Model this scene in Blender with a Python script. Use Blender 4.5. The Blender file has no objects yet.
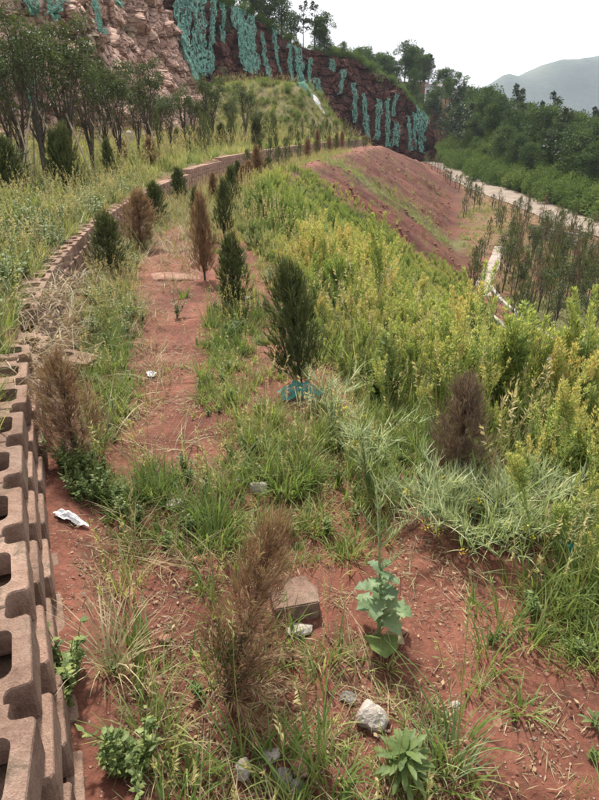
import bpy, bmesh, math, random
import numpy as np
from mathutils import Vector, Matrix

sc = bpy.context.scene
R = math.radians
rng = np.random.default_rng(7)
random.seed(7)

# ------------------------------------------------------------------ camera, sky, sun, exposure
EYE = 1.75
PITCH = R(25.0)
cd = bpy.data.cameras.new('camera')
cd.sensor_fit = 'VERTICAL'; cd.sensor_height = 36.0; cd.lens = 36.0 * 578.0 / 800.0
cd.clip_start = 0.05; cd.clip_end = 6000
cam = bpy.data.objects.new('camera', cd)
cam.location = (0, 0, EYE); cam.rotation_euler = (R(90) - PITCH, 0, 0)
sc.collection.objects.link(cam); sc.camera = cam

SUN_AZ, SUN_EL = R(-20), R(58)         # azimuth measured to the right of +Y
w = bpy.data.worlds.new('World'); sc.world = w; w.use_nodes = True
nt = w.node_tree; nt.nodes.clear()
out = nt.nodes.new('ShaderNodeOutputWorld'); bg = nt.nodes.new('ShaderNodeBackground')
sky = nt.nodes.new('ShaderNodeTexSky'); sky.sky_type = 'NISHITA'; sky.sun_disc = False
sky.sun_elevation = SUN_EL; sky.sun_rotation = SUN_AZ
sky.air_density = 1.0; sky.dust_density = 5.0; sky.ozone_density = 1.0
tc = nt.nodes.new('ShaderNodeTexCoord'); mp = nt.nodes.new('ShaderNodeMapping'); mp.inputs['Scale'].default_value = (1, 1, 3)
ns = nt.nodes.new('ShaderNodeTexNoise'); ns.inputs['Scale'].default_value = 1.6; ns.inputs['Detail'].default_value = 5
rp = nt.nodes.new('ShaderNodeMapRange')
rp.inputs['From Min'].default_value = 0.3; rp.inputs['From Max'].default_value = 0.7
rp.inputs['To Min'].default_value = 0.62; rp.inputs['To Max'].default_value = 0.92
mx = nt.nodes.new('ShaderNodeMix'); mx.data_type = 'RGBA'
mx.inputs['B'].default_value = (8.3, 8.15, 8.4, 1)          # thin white high cloud over the whole sky
nt.links.new(tc.outputs['Generated'], mp.inputs['Vector']); nt.links.new(mp.outputs['Vector'], ns.inputs['Vector'])
nt.links.new(ns.outputs['Fac'], rp.inputs['Value']); nt.links.new(rp.outputs['Result'], mx.inputs['Factor'])
nt.links.new(sky.outputs['Color'], mx.inputs['A']); nt.links.new(mx.outputs['Result'], bg.inputs['Color'])
bg.inputs['Strength'].default_value = 0.098
nt.links.new(bg.outputs['Background'], out.inputs['Surface'])

sl = bpy.data.lights.new('sun', 'SUN'); sl.energy = 4.1; sl.angle = R(5); sl.color = (1.0, 0.95, 0.87)
sun = bpy.data.objects.new('sun', sl); sc.collection.objects.link(sun)
to_sun = Vector((math.sin(SUN_AZ) * math.cos(SUN_EL), math.cos(SUN_AZ) * math.cos(SUN_EL), math.sin(SUN_EL)))
sun.rotation_euler = to_sun.to_track_quat('Z', 'Y').to_euler()
sc.view_settings.view_transform = 'Standard'; sc.view_settings.look = 'None'
sc.view_settings.gamma = 1.0; sc.view_settings.exposure = 1.16
sc.render.engine = 'CYCLES'
sc.cycles.max_bounces = 6; sc.cycles.diffuse_bounces = 3; sc.cycles.transmission_bounces = 4; sc.cycles.glossy_bounces = 2
sc.cycles.volume_bounces = 0; sc.cycles.transparent_max_bounces = 8

# ------------------------------------------------------------------ helpers
col = sc.collection

def link(o):
    col.objects.link(o); return o

def tag(o, label=None, cat=None, group=None, kind=None):
    if label: o['label'] = label
    if cat: o['category'] = cat
    if group: o['group'] = group
    if kind: o['kind'] = kind
    return o

def empty(name, loc, rz=0):
    o = bpy.data.objects.new(name, None); o.location = loc; o.rotation_euler = (0, 0, rz)
    o.empty_display_size = 0.1
    return link(o)

def ray(px, py):
    u = (px - 299.5) / 578.0; v = (400.0 - py) / 578.0
    c, s = math.cos(PITCH), math.sin(PITCH)
    return np.array([u, c + v * s, -s + v * c])

def ground(px, py, z=0.0):
    d = ray(px, py); t = (z - EYE) / d[2]
    return d[0] * t, d[1] * t

def proj(x, y, z):
    c, s = math.cos(PITCH), math.sin(PITCH)
    dz = z - EYE
    f = y * c - dz * s; up = y * s + dz * c
    f = np.where(f < 0.05, 0.05, f)
    return 299.5 + 578.0 * x / f, 400.0 - 578.0 * up / f

def hash2(ix, iy, seed):
    ix = np.asarray(ix, dtype=np.int64); iy = np.asarray(iy, dtype=np.int64)
    h = (ix * 374761393 + iy * 668265263 + seed * 974634777) & 0xffffffff
    h = ((h ^ (h >> 13)) * 1274126177) & 0xffffffff
    return ((h ^ (h >> 16)) & 0xffffff) / float(0xffffff)

def vnoise(x, y, seed=0):
    x = np.asarray(x, float); y = np.asarray(y, float)
    ix = np.floor(x); iy = np.floor(y); fx = x - ix; fy = y - iy
    fx = fx * fx * (3 - 2 * fx); fy = fy * fy * (3 - 2 * fy)
    a = hash2(ix, iy, seed); b = hash2(ix + 1, iy, seed); c = hash2(ix, iy + 1, seed); d = hash2(ix + 1, iy + 1, seed)
    return (a * (1 - fx) + b * fx) * (1 - fy) + (c * (1 - fx) + d * fx) * fy - 0.5

def fbm(x, y, seed=0, octv=4):
    r = 0; a = 1.0
    for k in range(octv):
        r = r + a * vnoise(x * 2 ** k, y * 2 ** k, seed + k * 17); a *= 0.5
    return r

def cells(x, y, seed, jit=0.85):
    """cellular noise: cell id values and edge distance"""
    ix = np.floor(x); iy = np.floor(y)
    d1 = np.full(np.shape(x), 9.0); d2 = d1.copy(); cx = np.zeros_like(d1); cy = np.zeros_like(d1)
    vx = np.zeros_like(d1); vy = np.zeros_like(d1)
    for i in (-1, 0, 1):
        for j in (-1, 0, 1):
            qx = ix + i; qy = iy + j
            sx = qx + 0.5 + jit * (hash2(qx, qy, seed) - 0.5); sy = qy + 0.5 + jit * (hash2(qx, qy, seed + 5) - 0.5)
            dd = np.hypot(x - sx, y - sy)
            m = dd < d1
            d2 = np.where(m, d1, np.minimum(d2, dd))
            cx = np.where(m, qx, cx); cy = np.where(m, qy, cy); vx = np.where(m, x - sx, vx); vy = np.where(m, y - sy, vy)
            d1 = np.where(m, dd, d1)
    return cx, cy, vx, vy, d2 - d1

def smooth(a, b, x):
    t = np.clip((np.asarray(x, float) - a) / (b - a), 0, 1); return t * t * (3 - 2 * t)

class MB:
    """collects vertices, faces, material slots and a per-vertex tint, then links ONE mesh object"""
    def __init__(self): self.v = []; self.q = []; self.t = []; self.qm = []; self.tm = []; self.ti = []; self.n = 0
    def add(self, V, Q=None, T=None, tint=0.5, m=0):
        V = np.asarray(V, float).reshape(-1, 3)
        self.v.append(V); self.ti.append(np.broadcast_to(np.asarray(tint, float), (len(V),)))
        if Q is not None and len(Q):
            Q = np.asarray(Q, int).reshape(-1, 4) + self.n; self.q.append(Q); self.qm.append(np.full(len(Q), m))
        if T is not None and len(T):
            T = np.asarray(T, int).reshape(-1, 3) + self.n; self.t.append(T); self.tm.append(np.full(len(T), m))
        self.n += len(V)
    def leaves(self, P, D, S, L, W, tint=0.5, m=0, fold=0.0):
        P = np.asarray(P, float); n = len(P)
        D = D / np.maximum(np.linalg.norm(D, axis=1, keepdims=True), 1e-6)
        S = S - D * (S * D).sum(1, keepdims=True)
        S = S / np.maximum(np.linalg.norm(S, axis=1, keepdims=True), 1e-6)
        L = np.broadcast_to(np.asarray(L, float), (n,))[:, None]; W = np.broadcast_to(np.asarray(W, float), (n,))[:, None]
        N = np.cross(D, S)
        V = np.stack([P, P + D * L * .45 + S * W * .5 + N * fold * L, P + D * L, P + D * L * .45 - S * W * .5 + N * fold * L], 1).reshape(-1, 3)
        self.add(V, np.arange(4 * n).reshape(n, 4), tint=np.repeat(np.broadcast_to(np.asarray(tint, float), (n,)), 4), m=m)
    def blades(self, P, az, L, W, lean, bend, tint=0.5, m=0, seg=3):
        """curved tapering strips; az heading, lean start angle from vertical, bend total extra angle"""
        P = np.asarray(P, float); n = len(P)
        b = lambda a: np.broadcast_to(np.asarray(a, float), (n,))
        az, L, W, lean, bend, tint = map(b, (az, L, W, lean, bend, tint))
        hx, hy = np.cos(az), np.sin(az); sx, sy = -hy, hx
        pts = [P]; cur = P.copy()
        for k in range(seg):
            a = lean + bend * (k + .5) / seg
            st = np.stack([hx * np.sin(a), hy * np.sin(a), np.cos(a)], 1) * (L / seg)[:, None]
            cur = cur + st; pts.append(cur)
        rows = []
        for k, p in enumerate(pts):
            f = (1 - (k / seg) ** 1.5) * .5 + .02
            if k == 0: f = .32
            o = np.stack([sx, sy, np.zeros(n)], 1) * (W * f)[:, None]
            rows += [p - o, p + o]
        V = np.stack(rows, 1).reshape(-1, 3); m2 = 2 * (seg + 1)
        base = np.arange(n)[:, None] * m2
        Q = np.concatenate([np.stack([base[:, 0] + 2 * k, base[:, 0] + 2 * k + 1, base[:, 0] + 2 * k + 3, base[:, 0] + 2 * k + 2], 1) for k in range(seg)])
        self.add(V, Q, tint=np.repeat(tint, m2), m=m)
    def tube(self, pts, rad, sides=5, tint=0.5, m=0):
        pts = np.asarray(pts, float); k = len(pts); rad = np.broadcast_to(np.asarray(rad, float), (k,))
        t = np.gradient(pts, axis=0); t /= np.maximum(np.linalg.norm(t, axis=1, keepdims=True), 1e-9)
        ref = np.where(np.abs(t[:, 2:3]) > .9, np.array([[1., 0, 0]]), np.array([[0, 0, 1.]]))
        a = np.cross(t, ref); a /= np.linalg.norm(a, axis=1, keepdims=True); b = np.cross(t, a)
        ang = np.arange(sides) * 2 * math.pi / sides
        V = pts[:, None, :] + rad[:, None, None] * (np.cos(ang)[None, :, None] * a[:, None, :] + np.sin(ang)[None, :, None] * b[:, None, :])
        Q = [(i * sides + j, i * sides + (j + 1) % sides, (i + 1) * sides + (j + 1) % sides, (i + 1) * sides + j) for i in range(k - 1) for j in range(sides)]
        self.add(V.reshape(-1, 3), Q, tint=tint, m=m)
    def mesh(self, name, mats, smoothed=False):
        me = bpy.data.meshes.new(name)
        V = np.concatenate(self.v); fs = []; ms = []
        nq = sum(map(len, self.q)); ntr = sum(map(len, self.t))
        loops = np.concatenate([a.ravel() for a in self.q] + [a.ravel() for a in self.t])
        me.vertices.add(len(V)); me.vertices.foreach_set('co', V.ravel())
        me.loops.add(len(loops)); me.loops.foreach_set('vertex_index', loops.astype(np.int32))
        me.polygons.add(nq + ntr)
        st = np.concatenate([np.arange(nq) * 4, nq * 4 + np.arange(ntr) * 3]).astype(np.int32)
        me.polygons.foreach_set('loop_start', st)
        me.polygons.foreach_set('material_index', np.concatenate(self.qm + self.tm).astype(np.int32))
        if smoothed: me.polygons.foreach_set('use_smooth', np.ones(nq + ntr, bool))
        else: me.polygons.foreach_set('use_smooth', np.zeros(nq + ntr, bool))
        at = me.attributes.new('tint', 'FLOAT', 'POINT'); at.data.foreach_set('value', np.concatenate(self.ti).astype(np.float32))
        for mt in (mats if isinstance(mats, (list, tuple)) else [mats]): me.materials.append(mt)
        me.update(calc_edges=True); me.validate()
        return me
    def build(self, name, mats, parent=None, smoothed=False, linkit=True):
        o = bpy.data.objects.new(name, self.mesh(name, mats, smoothed))
        if linkit: link(o)
        if parent is not None: o.parent = parent
        return o

def copy_tree(src, parent=None):
    c = src.copy(); col.objects.link(c)
    if parent is not None: c.parent = parent
    for ch in list(src.children): copy_tree(ch, c)
    return c

# ------------------------------------------------------------------ materials
def new_mat(name):
    m = bpy.data.materials.new(name); m.use_nodes = True; m.node_tree.nodes.clear()
    return m, m.node_tree

def N(t, typ, **kw):
    n = t.nodes.new(typ)
    for k, v in kw.items():
        if k in n.inputs: n.inputs[k].default_value = v
        else: setattr(n, k, v)
    return n

def ramp(t, fac, stops):
    r = t.nodes.new('ShaderNodeValToRGB'); e = r.color_ramp.elements
    while len(e) < len(stops): e.new(0.5)
    for i, (p, c) in enumerate(stops): e[i].position = p; e[i].color = (*c, 1)
    t.links.new(fac, r.inputs['Fac']); return r.outputs['Color']

def mixc(t, fac, a, b, mode='MIX'):
    m = t.nodes.new('ShaderNodeMix'); m.data_type = 'RGBA'; m.blend_type = mode
    for s, v in (('Factor', fac), ('A', a), ('B', b)):
        if isinstance(v, (int, float)): m.inputs[s].default_value = v
        elif isinstance(v, tuple): m.inputs[s].default_value = (*v, 1)
        else: t.links.new(v, m.inputs[s])
    return m.outputs['Result']

def leaf_mat(name, stops, trans=0.4, rough=0.55, tcol=1.25, mottle=0):
    """foliage: colour from the mesh's own tint plus a per-plant shift; part of the light passes through"""
    m, t = new_mat(name)
    a = N(t, 'ShaderNodeAttribute', attribute_name='tint')
    b = N(t, 'ShaderNodeAttribute', attribute_name='itint', attribute_type='INSTANCER')
    oi = N(t, 'ShaderNodeObjectInfo')
    s = N(t, 'ShaderNodeMath', operation='ADD'); t.links.new(a.outputs['Fac'], s.inputs[0]); t.links.new(b.outputs['Fac'], s.inputs[1])
    s2 = N(t, 'ShaderNodeMath', operation='MULTIPLY_ADD'); t.links.new(oi.outputs['Random'], s2.inputs[0]); s2.inputs[1].default_value = 0.14
    t.links.new(s.outputs[0], s2.inputs[2])
    s3 = N(t, 'ShaderNodeMath', operation='SUBTRACT'); t.links.new(s2.outputs[0], s3.inputs[0]); s3.inputs[1].default_value = 0.07
    c = ramp(t, s3.outputs[0], stops)
    if mottle:
        gg = N(t, 'ShaderNodeNewGeometry'); nn = N(t, 'ShaderNodeTexNoise', Scale=mottle, Detail=6, Roughness=.7); t.links.new(gg.outputs['Position'], nn.inputs['Vector'])
        c = mixc(t, .7, c, ramp(t, nn.outputs['Fac'], [(.35, (.55, .6, .5)), (.5, (1, 1, 1)), (.68, (1.35, 1.25, .9))]), 'MULTIPLY')
    p = N(t, 'ShaderNodeBsdfPrincipled', Roughness=rough); t.links.new(c, p.inputs['Base Color'])
    p.inputs['Specular IOR Level'].default_value = 0.3
    tr = N(t, 'ShaderNodeBsdfTranslucent')
    t.links.new(mixc(t, 1.0, c, (tcol, tcol, tcol * .7), 'MULTIPLY'), tr.inputs['Color'])
    mx = N(t, 'ShaderNodeMixShader', Fac=trans)
    t.links.new(p.outputs[0], mx.inputs[1]); t.links.new(tr.outputs[0], mx.inputs[2])
    o = N(t, 'ShaderNodeOutputMaterial'); t.links.new(mx.outputs[0], o.inputs['Surface'])
    return m

def solid_mat(name, stops, scale=8.0, rough=0.85, bump=0.3, detail=8, dist=0.02, vor=None, coord='Object', spec=0.3):
    m, t = new_mat(name)
    tcn = N(t, 'ShaderNodeTexCoord'); src = tcn.outputs[coord]
    n = N(t, 'ShaderNodeTexNoise', Scale=scale, Detail=detail, Roughness=0.65); t.links.new(src, n.inputs['Vector'])
    n2 = N(t, 'ShaderNodeTexNoise', Scale=scale * 9, Detail=4); t.links.new(src, n2.inputs['Vector'])
    c = ramp(t, n.outputs['Fac'], stops)
    c = mixc(t, 0.35, c, ramp(t, n2.outputs['Fac'], [(0.3, (.35, .35, .35)), (0.7, (1, 1, 1))]), 'MULTIPLY')
    p = N(t, 'ShaderNodeBsdfPrincipled', Roughness=rough); p.inputs['Specular IOR Level'].default_value = spec
    t.links.new(c, p.inputs['Base Color'])
    bm = N(t, 'ShaderNodeBump', Strength=bump, Distance=dist)
    ad = N(t, 'ShaderNodeMath', operation='ADD'); t.links.new(n.outputs['Fac'], ad.inputs[0]); t.links.new(n2.outputs['Fac'], ad.inputs[1])
    t.links.new(ad.outputs[0], bm.inputs['Height']); t.links.new(bm.outputs[0], p.inputs['Normal'])
    o = N(t, 'ShaderNodeOutputMaterial'); t.links.new(p.outputs[0], o.inputs['Surface'])
    return m

def lin(r, g, b):
    f = lambda c: (c / 255 / 12.92) if c / 255 <= .04045 else ((c / 255 + .055) / 1.055) ** 2.4
    return (f(r), f(g), f(b))

M = {}
# red soil with pebbles, and the dull litter under the weeds ('cover' attribute)
m, t = new_mat('red_soil'); M['soil'] = m
g = N(t, 'ShaderNodeNewGeometry'); P_ = g.outputs['Position']
n1 = N(t, 'ShaderNodeTexNoise', Scale=1.9, Detail=11, Roughness=.72); t.links.new(P_, n1.inputs['Vector'])
n2 = N(t, 'ShaderNodeTexNoise', Scale=34, Detail=6, Roughness=.7); t.links.new(P_, n2.inputs['Vector'])
v1 = N(t, 'ShaderNodeTexVoronoi', Scale=75.0); t.links.new(P_, v1.inputs['Vector'])
v2 = N(t, 'ShaderNodeTexVoronoi', Scale=26.0); t.links.new(P_, v2.inputs['Vector'])
c = ramp(t, n1.outputs['Fac'], [(.28, (.095, .038, .024)), (.43, (.165, .066, .043)), (.56, (.225, .095, .064)), (.68, (.27, .133, .092)), (.8, (.33, .20, .142))])
c = mixc(t, 0.6, c, ramp(t, n2.outputs['Fac'], [(.3, (.35, .33, .33)), (.62, (1.15, 1.1, 1.05))]), 'MULTIPLY')
n6 = N(t, 'ShaderNodeTexNoise', Scale=7.0, Detail=9, Roughness=.75); t.links.new(P_, n6.inputs['Vector'])
c = mixc(t, ramp(t, n6.outputs['Fac'], [(.52, (0, 0, 0)), (.66, (.75, .75, .75))]), c, (.075, .042, .026))
n0 = N(t, 'ShaderNodeTexNoise', Scale=.33, Detail=8, Roughness=.7); t.links.new(P_, n0.inputs['Vector'])
c = mixc(t, 1.0, c, ramp(t, n0.outputs['Fac'], [(.36, (.5, .46, .46)), (.62, (1.08, 1.05, 1.03))]), 'MULTIPLY')
sel = ramp(t, v1.outputs['Color'], [(.70, (0, 0, 0)), (.78, (1, 1, 1))])
near = ramp(t, v1.outputs['Distance'], [(.25, (1, 1, 1)), (.42, (0, 0, 0))])
pm = mixc(t, 1.0, sel, near, 'MULTIPLY')
c = mixc(t, pm, c, (.26, .17, .125))
sel2 = ramp(t, v2.outputs['Color'], [(.82, (0, 0, 0)), (.86, (1, 1, 1))])
near2 = ramp(t, v2.outputs['Distance'], [(.18, (1, 1, 1)), (.32, (0, 0, 0))])
pm2 = mixc(t, 1.0, sel2, near2, 'MULTIPLY')
c = mixc(t, pm2, c, (.19, .10, .07))
cu = N(t, 'ShaderNodeAttribute', attribute_name='cut')
c = mixc(t, cu.outputs['Fac'], c, mixc(t, 1.0, c, (.56, .46, .42), 'MULTIPLY'))
ca = N(t, 'ShaderNodeAttribute', attribute_name='cover')
lc = ramp(t, n1.outputs['Fac'], [(.3, (.05, .055, .018)), (.5, (.10, .11, .035)), (.7, (.17, .15, .06))])
lc = mixc(t, 0.6, lc, ramp(t, n2.outputs['Fac'], [(.35, (.3, .3, .3)), (.6, (1.1, 1.1, 1.1))]), 'MULTIPLY')
cm = N(t, 'ShaderNodeMath', operation='ADD'); t.links.new(ca.outputs['Fac'], cm.inputs[0])
cs = N(t, 'ShaderNodeMath', operation='MULTIPLY_ADD'); t.links.new(n2.outputs['Fac'], cs.inputs[0]); cs.inputs[1].default_value = 1.6; cs.inputs[2].default_value = -.8
t.links.new(cs.outputs[0], cm.inputs[1]); cm.use_clamp = True
cc = N(t, 'ShaderNodeMath', operation='MULTIPLY'); t.links.new(cm.outputs[0], cc.inputs[0])
gt = N(t, 'ShaderNodeMath', operation='GREATER_THAN'); t.links.new(ca.outputs['Fac'], gt.inputs[0]); gt.inputs[1].default_value = .02
t.links.new(gt.outputs[0], cc.inputs[1])
c = mixc(t, cc.outputs[0], c, lc)
p = N(t, 'ShaderNodeBsdfPrincipled', Roughness=.92); p.inputs['Specular IOR Level'].default_value = .2; t.links.new(c, p.inputs['Base Color'])
h1 = N(t, 'ShaderNodeMath', operation='MULTIPLY_ADD'); t.links.new(pm, h1.inputs[0]); h1.inputs[1].default_value = .5; t.links.new(n2.outputs['Fac'], h1.inputs[2])
bm = N(t, 'ShaderNodeBump', Strength=.9, Distance=.02); t.links.new(h1.outputs[0], bm.inputs['Height']); t.links.new(bm.outputs[0], p.inputs['Normal'])
o = N(t, 'ShaderNodeOutputMaterial'); t.links.new(p.outputs[0], o.inputs['Surface'])

m, t = new_mat('concrete_block'); M['block'] = m
tcn = N(t, 'ShaderNodeTexCoord'); oi = N(t, 'ShaderNodeObjectInfo'); g = N(t, 'ShaderNodeNewGeometry')
n1 = N(t, 'ShaderNodeTexNoise', Scale=4.5, Detail=9, Roughness=.7); t.links.new(g.outputs['Position'], n1.inputs['Vector'])
n2 = N(t, 'ShaderNodeTexNoise', Scale=160, Detail=4, Roughness=.7); t.links.new(g.outputs['Position'], n2.inputs['Vector'])
n3 = N(t, 'ShaderNodeTexNoise', Scale=28, Detail=7, Roughness=.7); t.links.new(g.outputs['Position'], n3.inputs['Vector'])
c = ramp(t, n1.outputs['Fac'], [(.3, (.20, .128, .096)), (.5, (.32, .215, .165)), (.7, (.40, .295, .235))])
c = mixc(t, .5, c, ramp(t, n3.outputs['Fac'], [(.32, (.42, .36, .32)), (.6, (1.05, 1.03, 1))]), 'MULTIPLY')
c = mixc(t, .5, c, ramp(t, n2.outputs['Fac'], [(.35, (.5, .48, .46)), (.6, (1.1, 1.1, 1.1))]), 'MULTIPLY')
nm = N(t, 'ShaderNodeTexNoise', Scale=9, Detail=8, Roughness=.72); t.links.new(g.outputs['Position'], nm.inputs['Vector'])
c = mixc(t, ramp(t, nm.outputs['Fac'], [(.54, (0, 0, 0)), (.68, (.8, .8, .8))]), c, (.085, .066, .04))
rv = ramp(t, oi.outputs['Random'], [(0, (.78, .77, .76)), (1, (1.12, 1.1, 1.08))]); c = mixc(t, 1.0, c, rv, 'MULTIPLY')
p = N(t, 'ShaderNodeBsdfPrincipled', Roughness=.95); p.inputs['Specular IOR Level'].default_value = .15; t.links.new(c, p.inputs['Base Color'])
ad = N(t, 'ShaderNodeMath', operation='ADD'); t.links.new(n3.outputs['Fac'], ad.inputs[0]); t.links.new(n2.outputs['Fac'], ad.inputs[1])
bm = N(t, 'ShaderNodeBump', Strength=.9, Distance=.012); t.links.new(ad.outputs[0], bm.inputs['Height']); t.links.new(bm.outputs[0], p.inputs['Normal'])
o = N(t, 'ShaderNodeOutputMaterial'); t.links.new(p.outputs[0], o.inputs['Surface'])
M['rock'] = None
m, t = new_mat('cliff_rock'); M['rock'] = m
g = N(t, 'ShaderNodeNewGeometry'); P_ = g.outputs['Position']
n1 = N(t, 'ShaderNodeTexNoise', Scale=.55, Detail=9, Roughness=.65); t.links.new(P_, n1.inputs['Vector'])
n2 = N(t, 'ShaderNodeTexNoise', Scale=3.0, Detail=8, Roughness=.7); t.links.new(P_, n2.inputs['Vector'])
rk = ramp(t, n1.outputs['Fac'], [(.3, (.30, .175, .13)), (.5, (.48, .315, .245)), (.7, (.56, .41, .33))])
so = ramp(t, n1.outputs['Fac'], [(.3, (.035, .017, .013)), (.5, (.085, .036, .026)), (.72, (.17, .075, .05))])
mpk = N(t, 'ShaderNodeMapping', Rotation=(.3, .5, .4), Scale=(.55, .55, .95)); dm = mixc(t, .18, P_, n2.outputs['Color'], 'ADD'); t.links.new(dm, mpk.inputs['Vector'])
vk = N(t, 'ShaderNodeTexVoronoi', feature='DISTANCE_TO_EDGE', Scale=1.0); t.links.new(mpk.outputs['Vector'], vk.inputs['Vector'])
rk = mixc(t, ramp(t, vk.outputs['Distance'], [(0, (.85, .85, .85)), (.07, (0, 0, 0))]), rk, (.07, .04, .03))
vk2 = N(t, 'ShaderNodeTexVoronoi', feature='DISTANCE_TO_EDGE', Scale=2.7); t.links.new(mpk.outputs['Vector'], vk2.inputs['Vector'])
rk = mixc(t, ramp(t, vk2.outputs['Distance'], [(0, (.6, .6, .6)), (.06, (0, 0, 0))]), rk, (.10, .06, .045))
at = N(t, 'ShaderNodeAttribute', attribute_name='tint')
c = mixc(t, at.outputs['Fac'], rk, so)
c = mixc(t, .6, c, ramp(t, n2.outputs['Fac'], [(.3, (.4, .4, .4)), (.65, (1.1, 1.08, 1.05))]), 'MULTIPLY')
ca = N(t, 'ShaderNodeAttribute', attribute_name='cover')
lc = ramp(t, n2.outputs['Fac'], [(.35, (.03, .045, .015)), (.6, (.09, .11, .035))])
c = mixc(t, ca.outputs['Fac'], c, lc)
p = N(t, 'ShaderNodeBsdfPrincipled', Roughness=.9); t.links.new(c, p.inputs['Base Color']); p.inputs['Specular IOR Level'].default_value = .2
bm = N(t, 'ShaderNodeBump', Strength=.8, Distance=.25); t.links.new(n2.outputs['Fac'], bm.inputs['Height']); t.links.new(bm.outputs[0], p.inputs['Normal'])
o = N(t, 'ShaderNodeOutputMaterial'); t.links.new(p.outputs[0], o.inputs['Surface'])

M['stone'] = solid_mat('pale_stone', [(.3, (0.216, 0.180, 0.151)), (.5, (0.346, 0.302, 0.259)), (.7, (0.432, 0.396, 0.346))], scale=14, bump=.6, dist=.01)
M['greystone'] = solid_mat('grey_stone', [(.3, (.10, .09, .08)), (.5, (.17, .155, .14)), (.7, (.26, .24, .215))], scale=14, bump=.6, dist=.01, spec=.1)
M['redstone'] = solid_mat('red_stone', [(.3, (0.154, 0.063, 0.038)), (.5, (0.231, 0.119, 0.077)), (.7, (0.294, 0.189, 0.140))], scale=14, bump=.6, dist=.01)
M['pebble'] = solid_mat('pebble', [(.3, (.12, .05, .034)), (.5, (.20, .095, .062)), (.7, (.29, .18, .125))], scale=2.3, bump=.0, coord='Generated', spec=.05)
M['path'] = solid_mat('pale_path', [(.3, (0.204, 0.163, 0.136)), (.5, (0.286, 0.238, 0.197)), (.7, (0.340, 0.292, 0.245))], scale=1.2, bump=.4, coord='Object')
M['road'] = solid_mat('dirt_road', [(.3, (.13, .095, .068)), (.5, (.21, .165, .125)), (.7, (.27, .22, .175))], scale=.6, bump=.5, coord='Object', detail=10)
M['kerb'] = solid_mat('kerb_concrete', [(.3, (0.272, 0.245, 0.211)), (.5, (0.340, 0.313, 0.272)), (.7, (0.394, 0.367, 0.326))], scale=3, bump=.3)
M['bark'] = solid_mat('bark', [(.3, (.035, .026, .02)), (.5, (.08, .062, .048)), (.7, (.14, .115, .09))], scale=20, bump=.6)
M['pole'] = solid_mat('bamboo_pole', [(.3, (.22, .17, .11)), (.5, (.34, .28, .19)), (.7, (.42, .36, .26))], scale=9, bump=.2)
M['mountain'] = solid_mat('far_mountain', [(.35, (.022, .036, .022)), (.5, (.038, .055, .03)), (.65, (.06, .07, .04))], scale=.008, bump=.3, dist=6)
M['white'] = solid_mat('white_plastic', [(.3, (0.496, 0.496, 0.496)), (.6, (0.640, 0.640, 0.640))], scale=9, bump=.3, rough=.5)
M['house'] = solid_mat('house_wall', [(.3, (.55, .55, .55)), (.6, (.72, .72, .72))], scale=.5, bump=.1)
M['dark'] = solid_mat('dark_opening', [(.3, (.02, .02, .022)), (.6, (.04, .04, .045))], scale=2, bump=.1, rough=.4)
M['roof'] = solid_mat('roof_tile', [(.3, (.10, .09, .085)), (.6, (.17, .15, .14))], scale=2, bump=.3)
M['rust'] = solid_mat('red_clay', [(.3, (0.245, 0.098, 0.056)), (.6, (0.350, 0.168, 0.105))], scale=12, bump=.4)

def net_mat(name, c0, c1, lo, hi, stretch, sc_):
    m, t = new_mat(name)
    tcn = N(t, 'ShaderNodeTexCoord'); mp = N(t, 'ShaderNodeMapping', Scale=stretch); t.links.new(tcn.outputs['Object'], mp.inputs['Vector'])
    n = N(t, 'ShaderNodeTexNoise', Scale=sc_, Detail=7, Roughness=.7); t.links.new(mp.outputs['Vector'], n.inputs['Vector'])
    c = ramp(t, n.outputs['Fac'], [(.3, c0), (.7, c1)])
    d = N(t, 'ShaderNodeBsdfDiffuse'); t.links.new(c, d.inputs['Color'])
    l = N(t, 'ShaderNodeBsdfTranslucent'); t.links.new(c, l.inputs['Color'])
    a = N(t, 'ShaderNodeMixShader', Fac=.35); t.links.new(d.outputs[0], a.inputs[1]); t.links.new(l.outputs[0], a.inputs[2])
    tp = N(t, 'ShaderNodeBsdfTransparent')
    n3 = N(t, 'ShaderNodeTexNoise', Scale=sc_ * 1.7, Detail=6, Roughness=.65); t.links.new(mp.outputs['Vector'], n3.inputs['Vector'])
    f = N(t, 'ShaderNodeMapRange'); t.links.new(n3.outputs['Fac'], f.inputs['Value'])
    f.inputs['From Min'].default_value = .44; f.inputs['From Max'].default_value = .60; f.inputs['To Min'].default_value = lo; f.inputs['To Max'].default_value = hi
    b = N(t, 'ShaderNodeMixShader'); t.links.new(f.outputs[0], b.inputs['Fac']); t.links.new(a.outputs[0], b.inputs[1]); t.links.new(tp.outputs[0], b.inputs[2])
    o = N(t, 'ShaderNodeOutputMaterial'); t.links.new(b.outputs[0], o.inputs['Surface'])
    return m
M['net'] = net_mat('green_net', (.10, .26, .20), (.27, .45, .37), .0, 1.0, (1.7, 1.7, .22), 1.2)
M['netblue'] = net_mat('teal_net', (.03, .22, .19), (.10, .40, .35), .1, .8, (1, 1, 1), 14.0)

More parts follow.
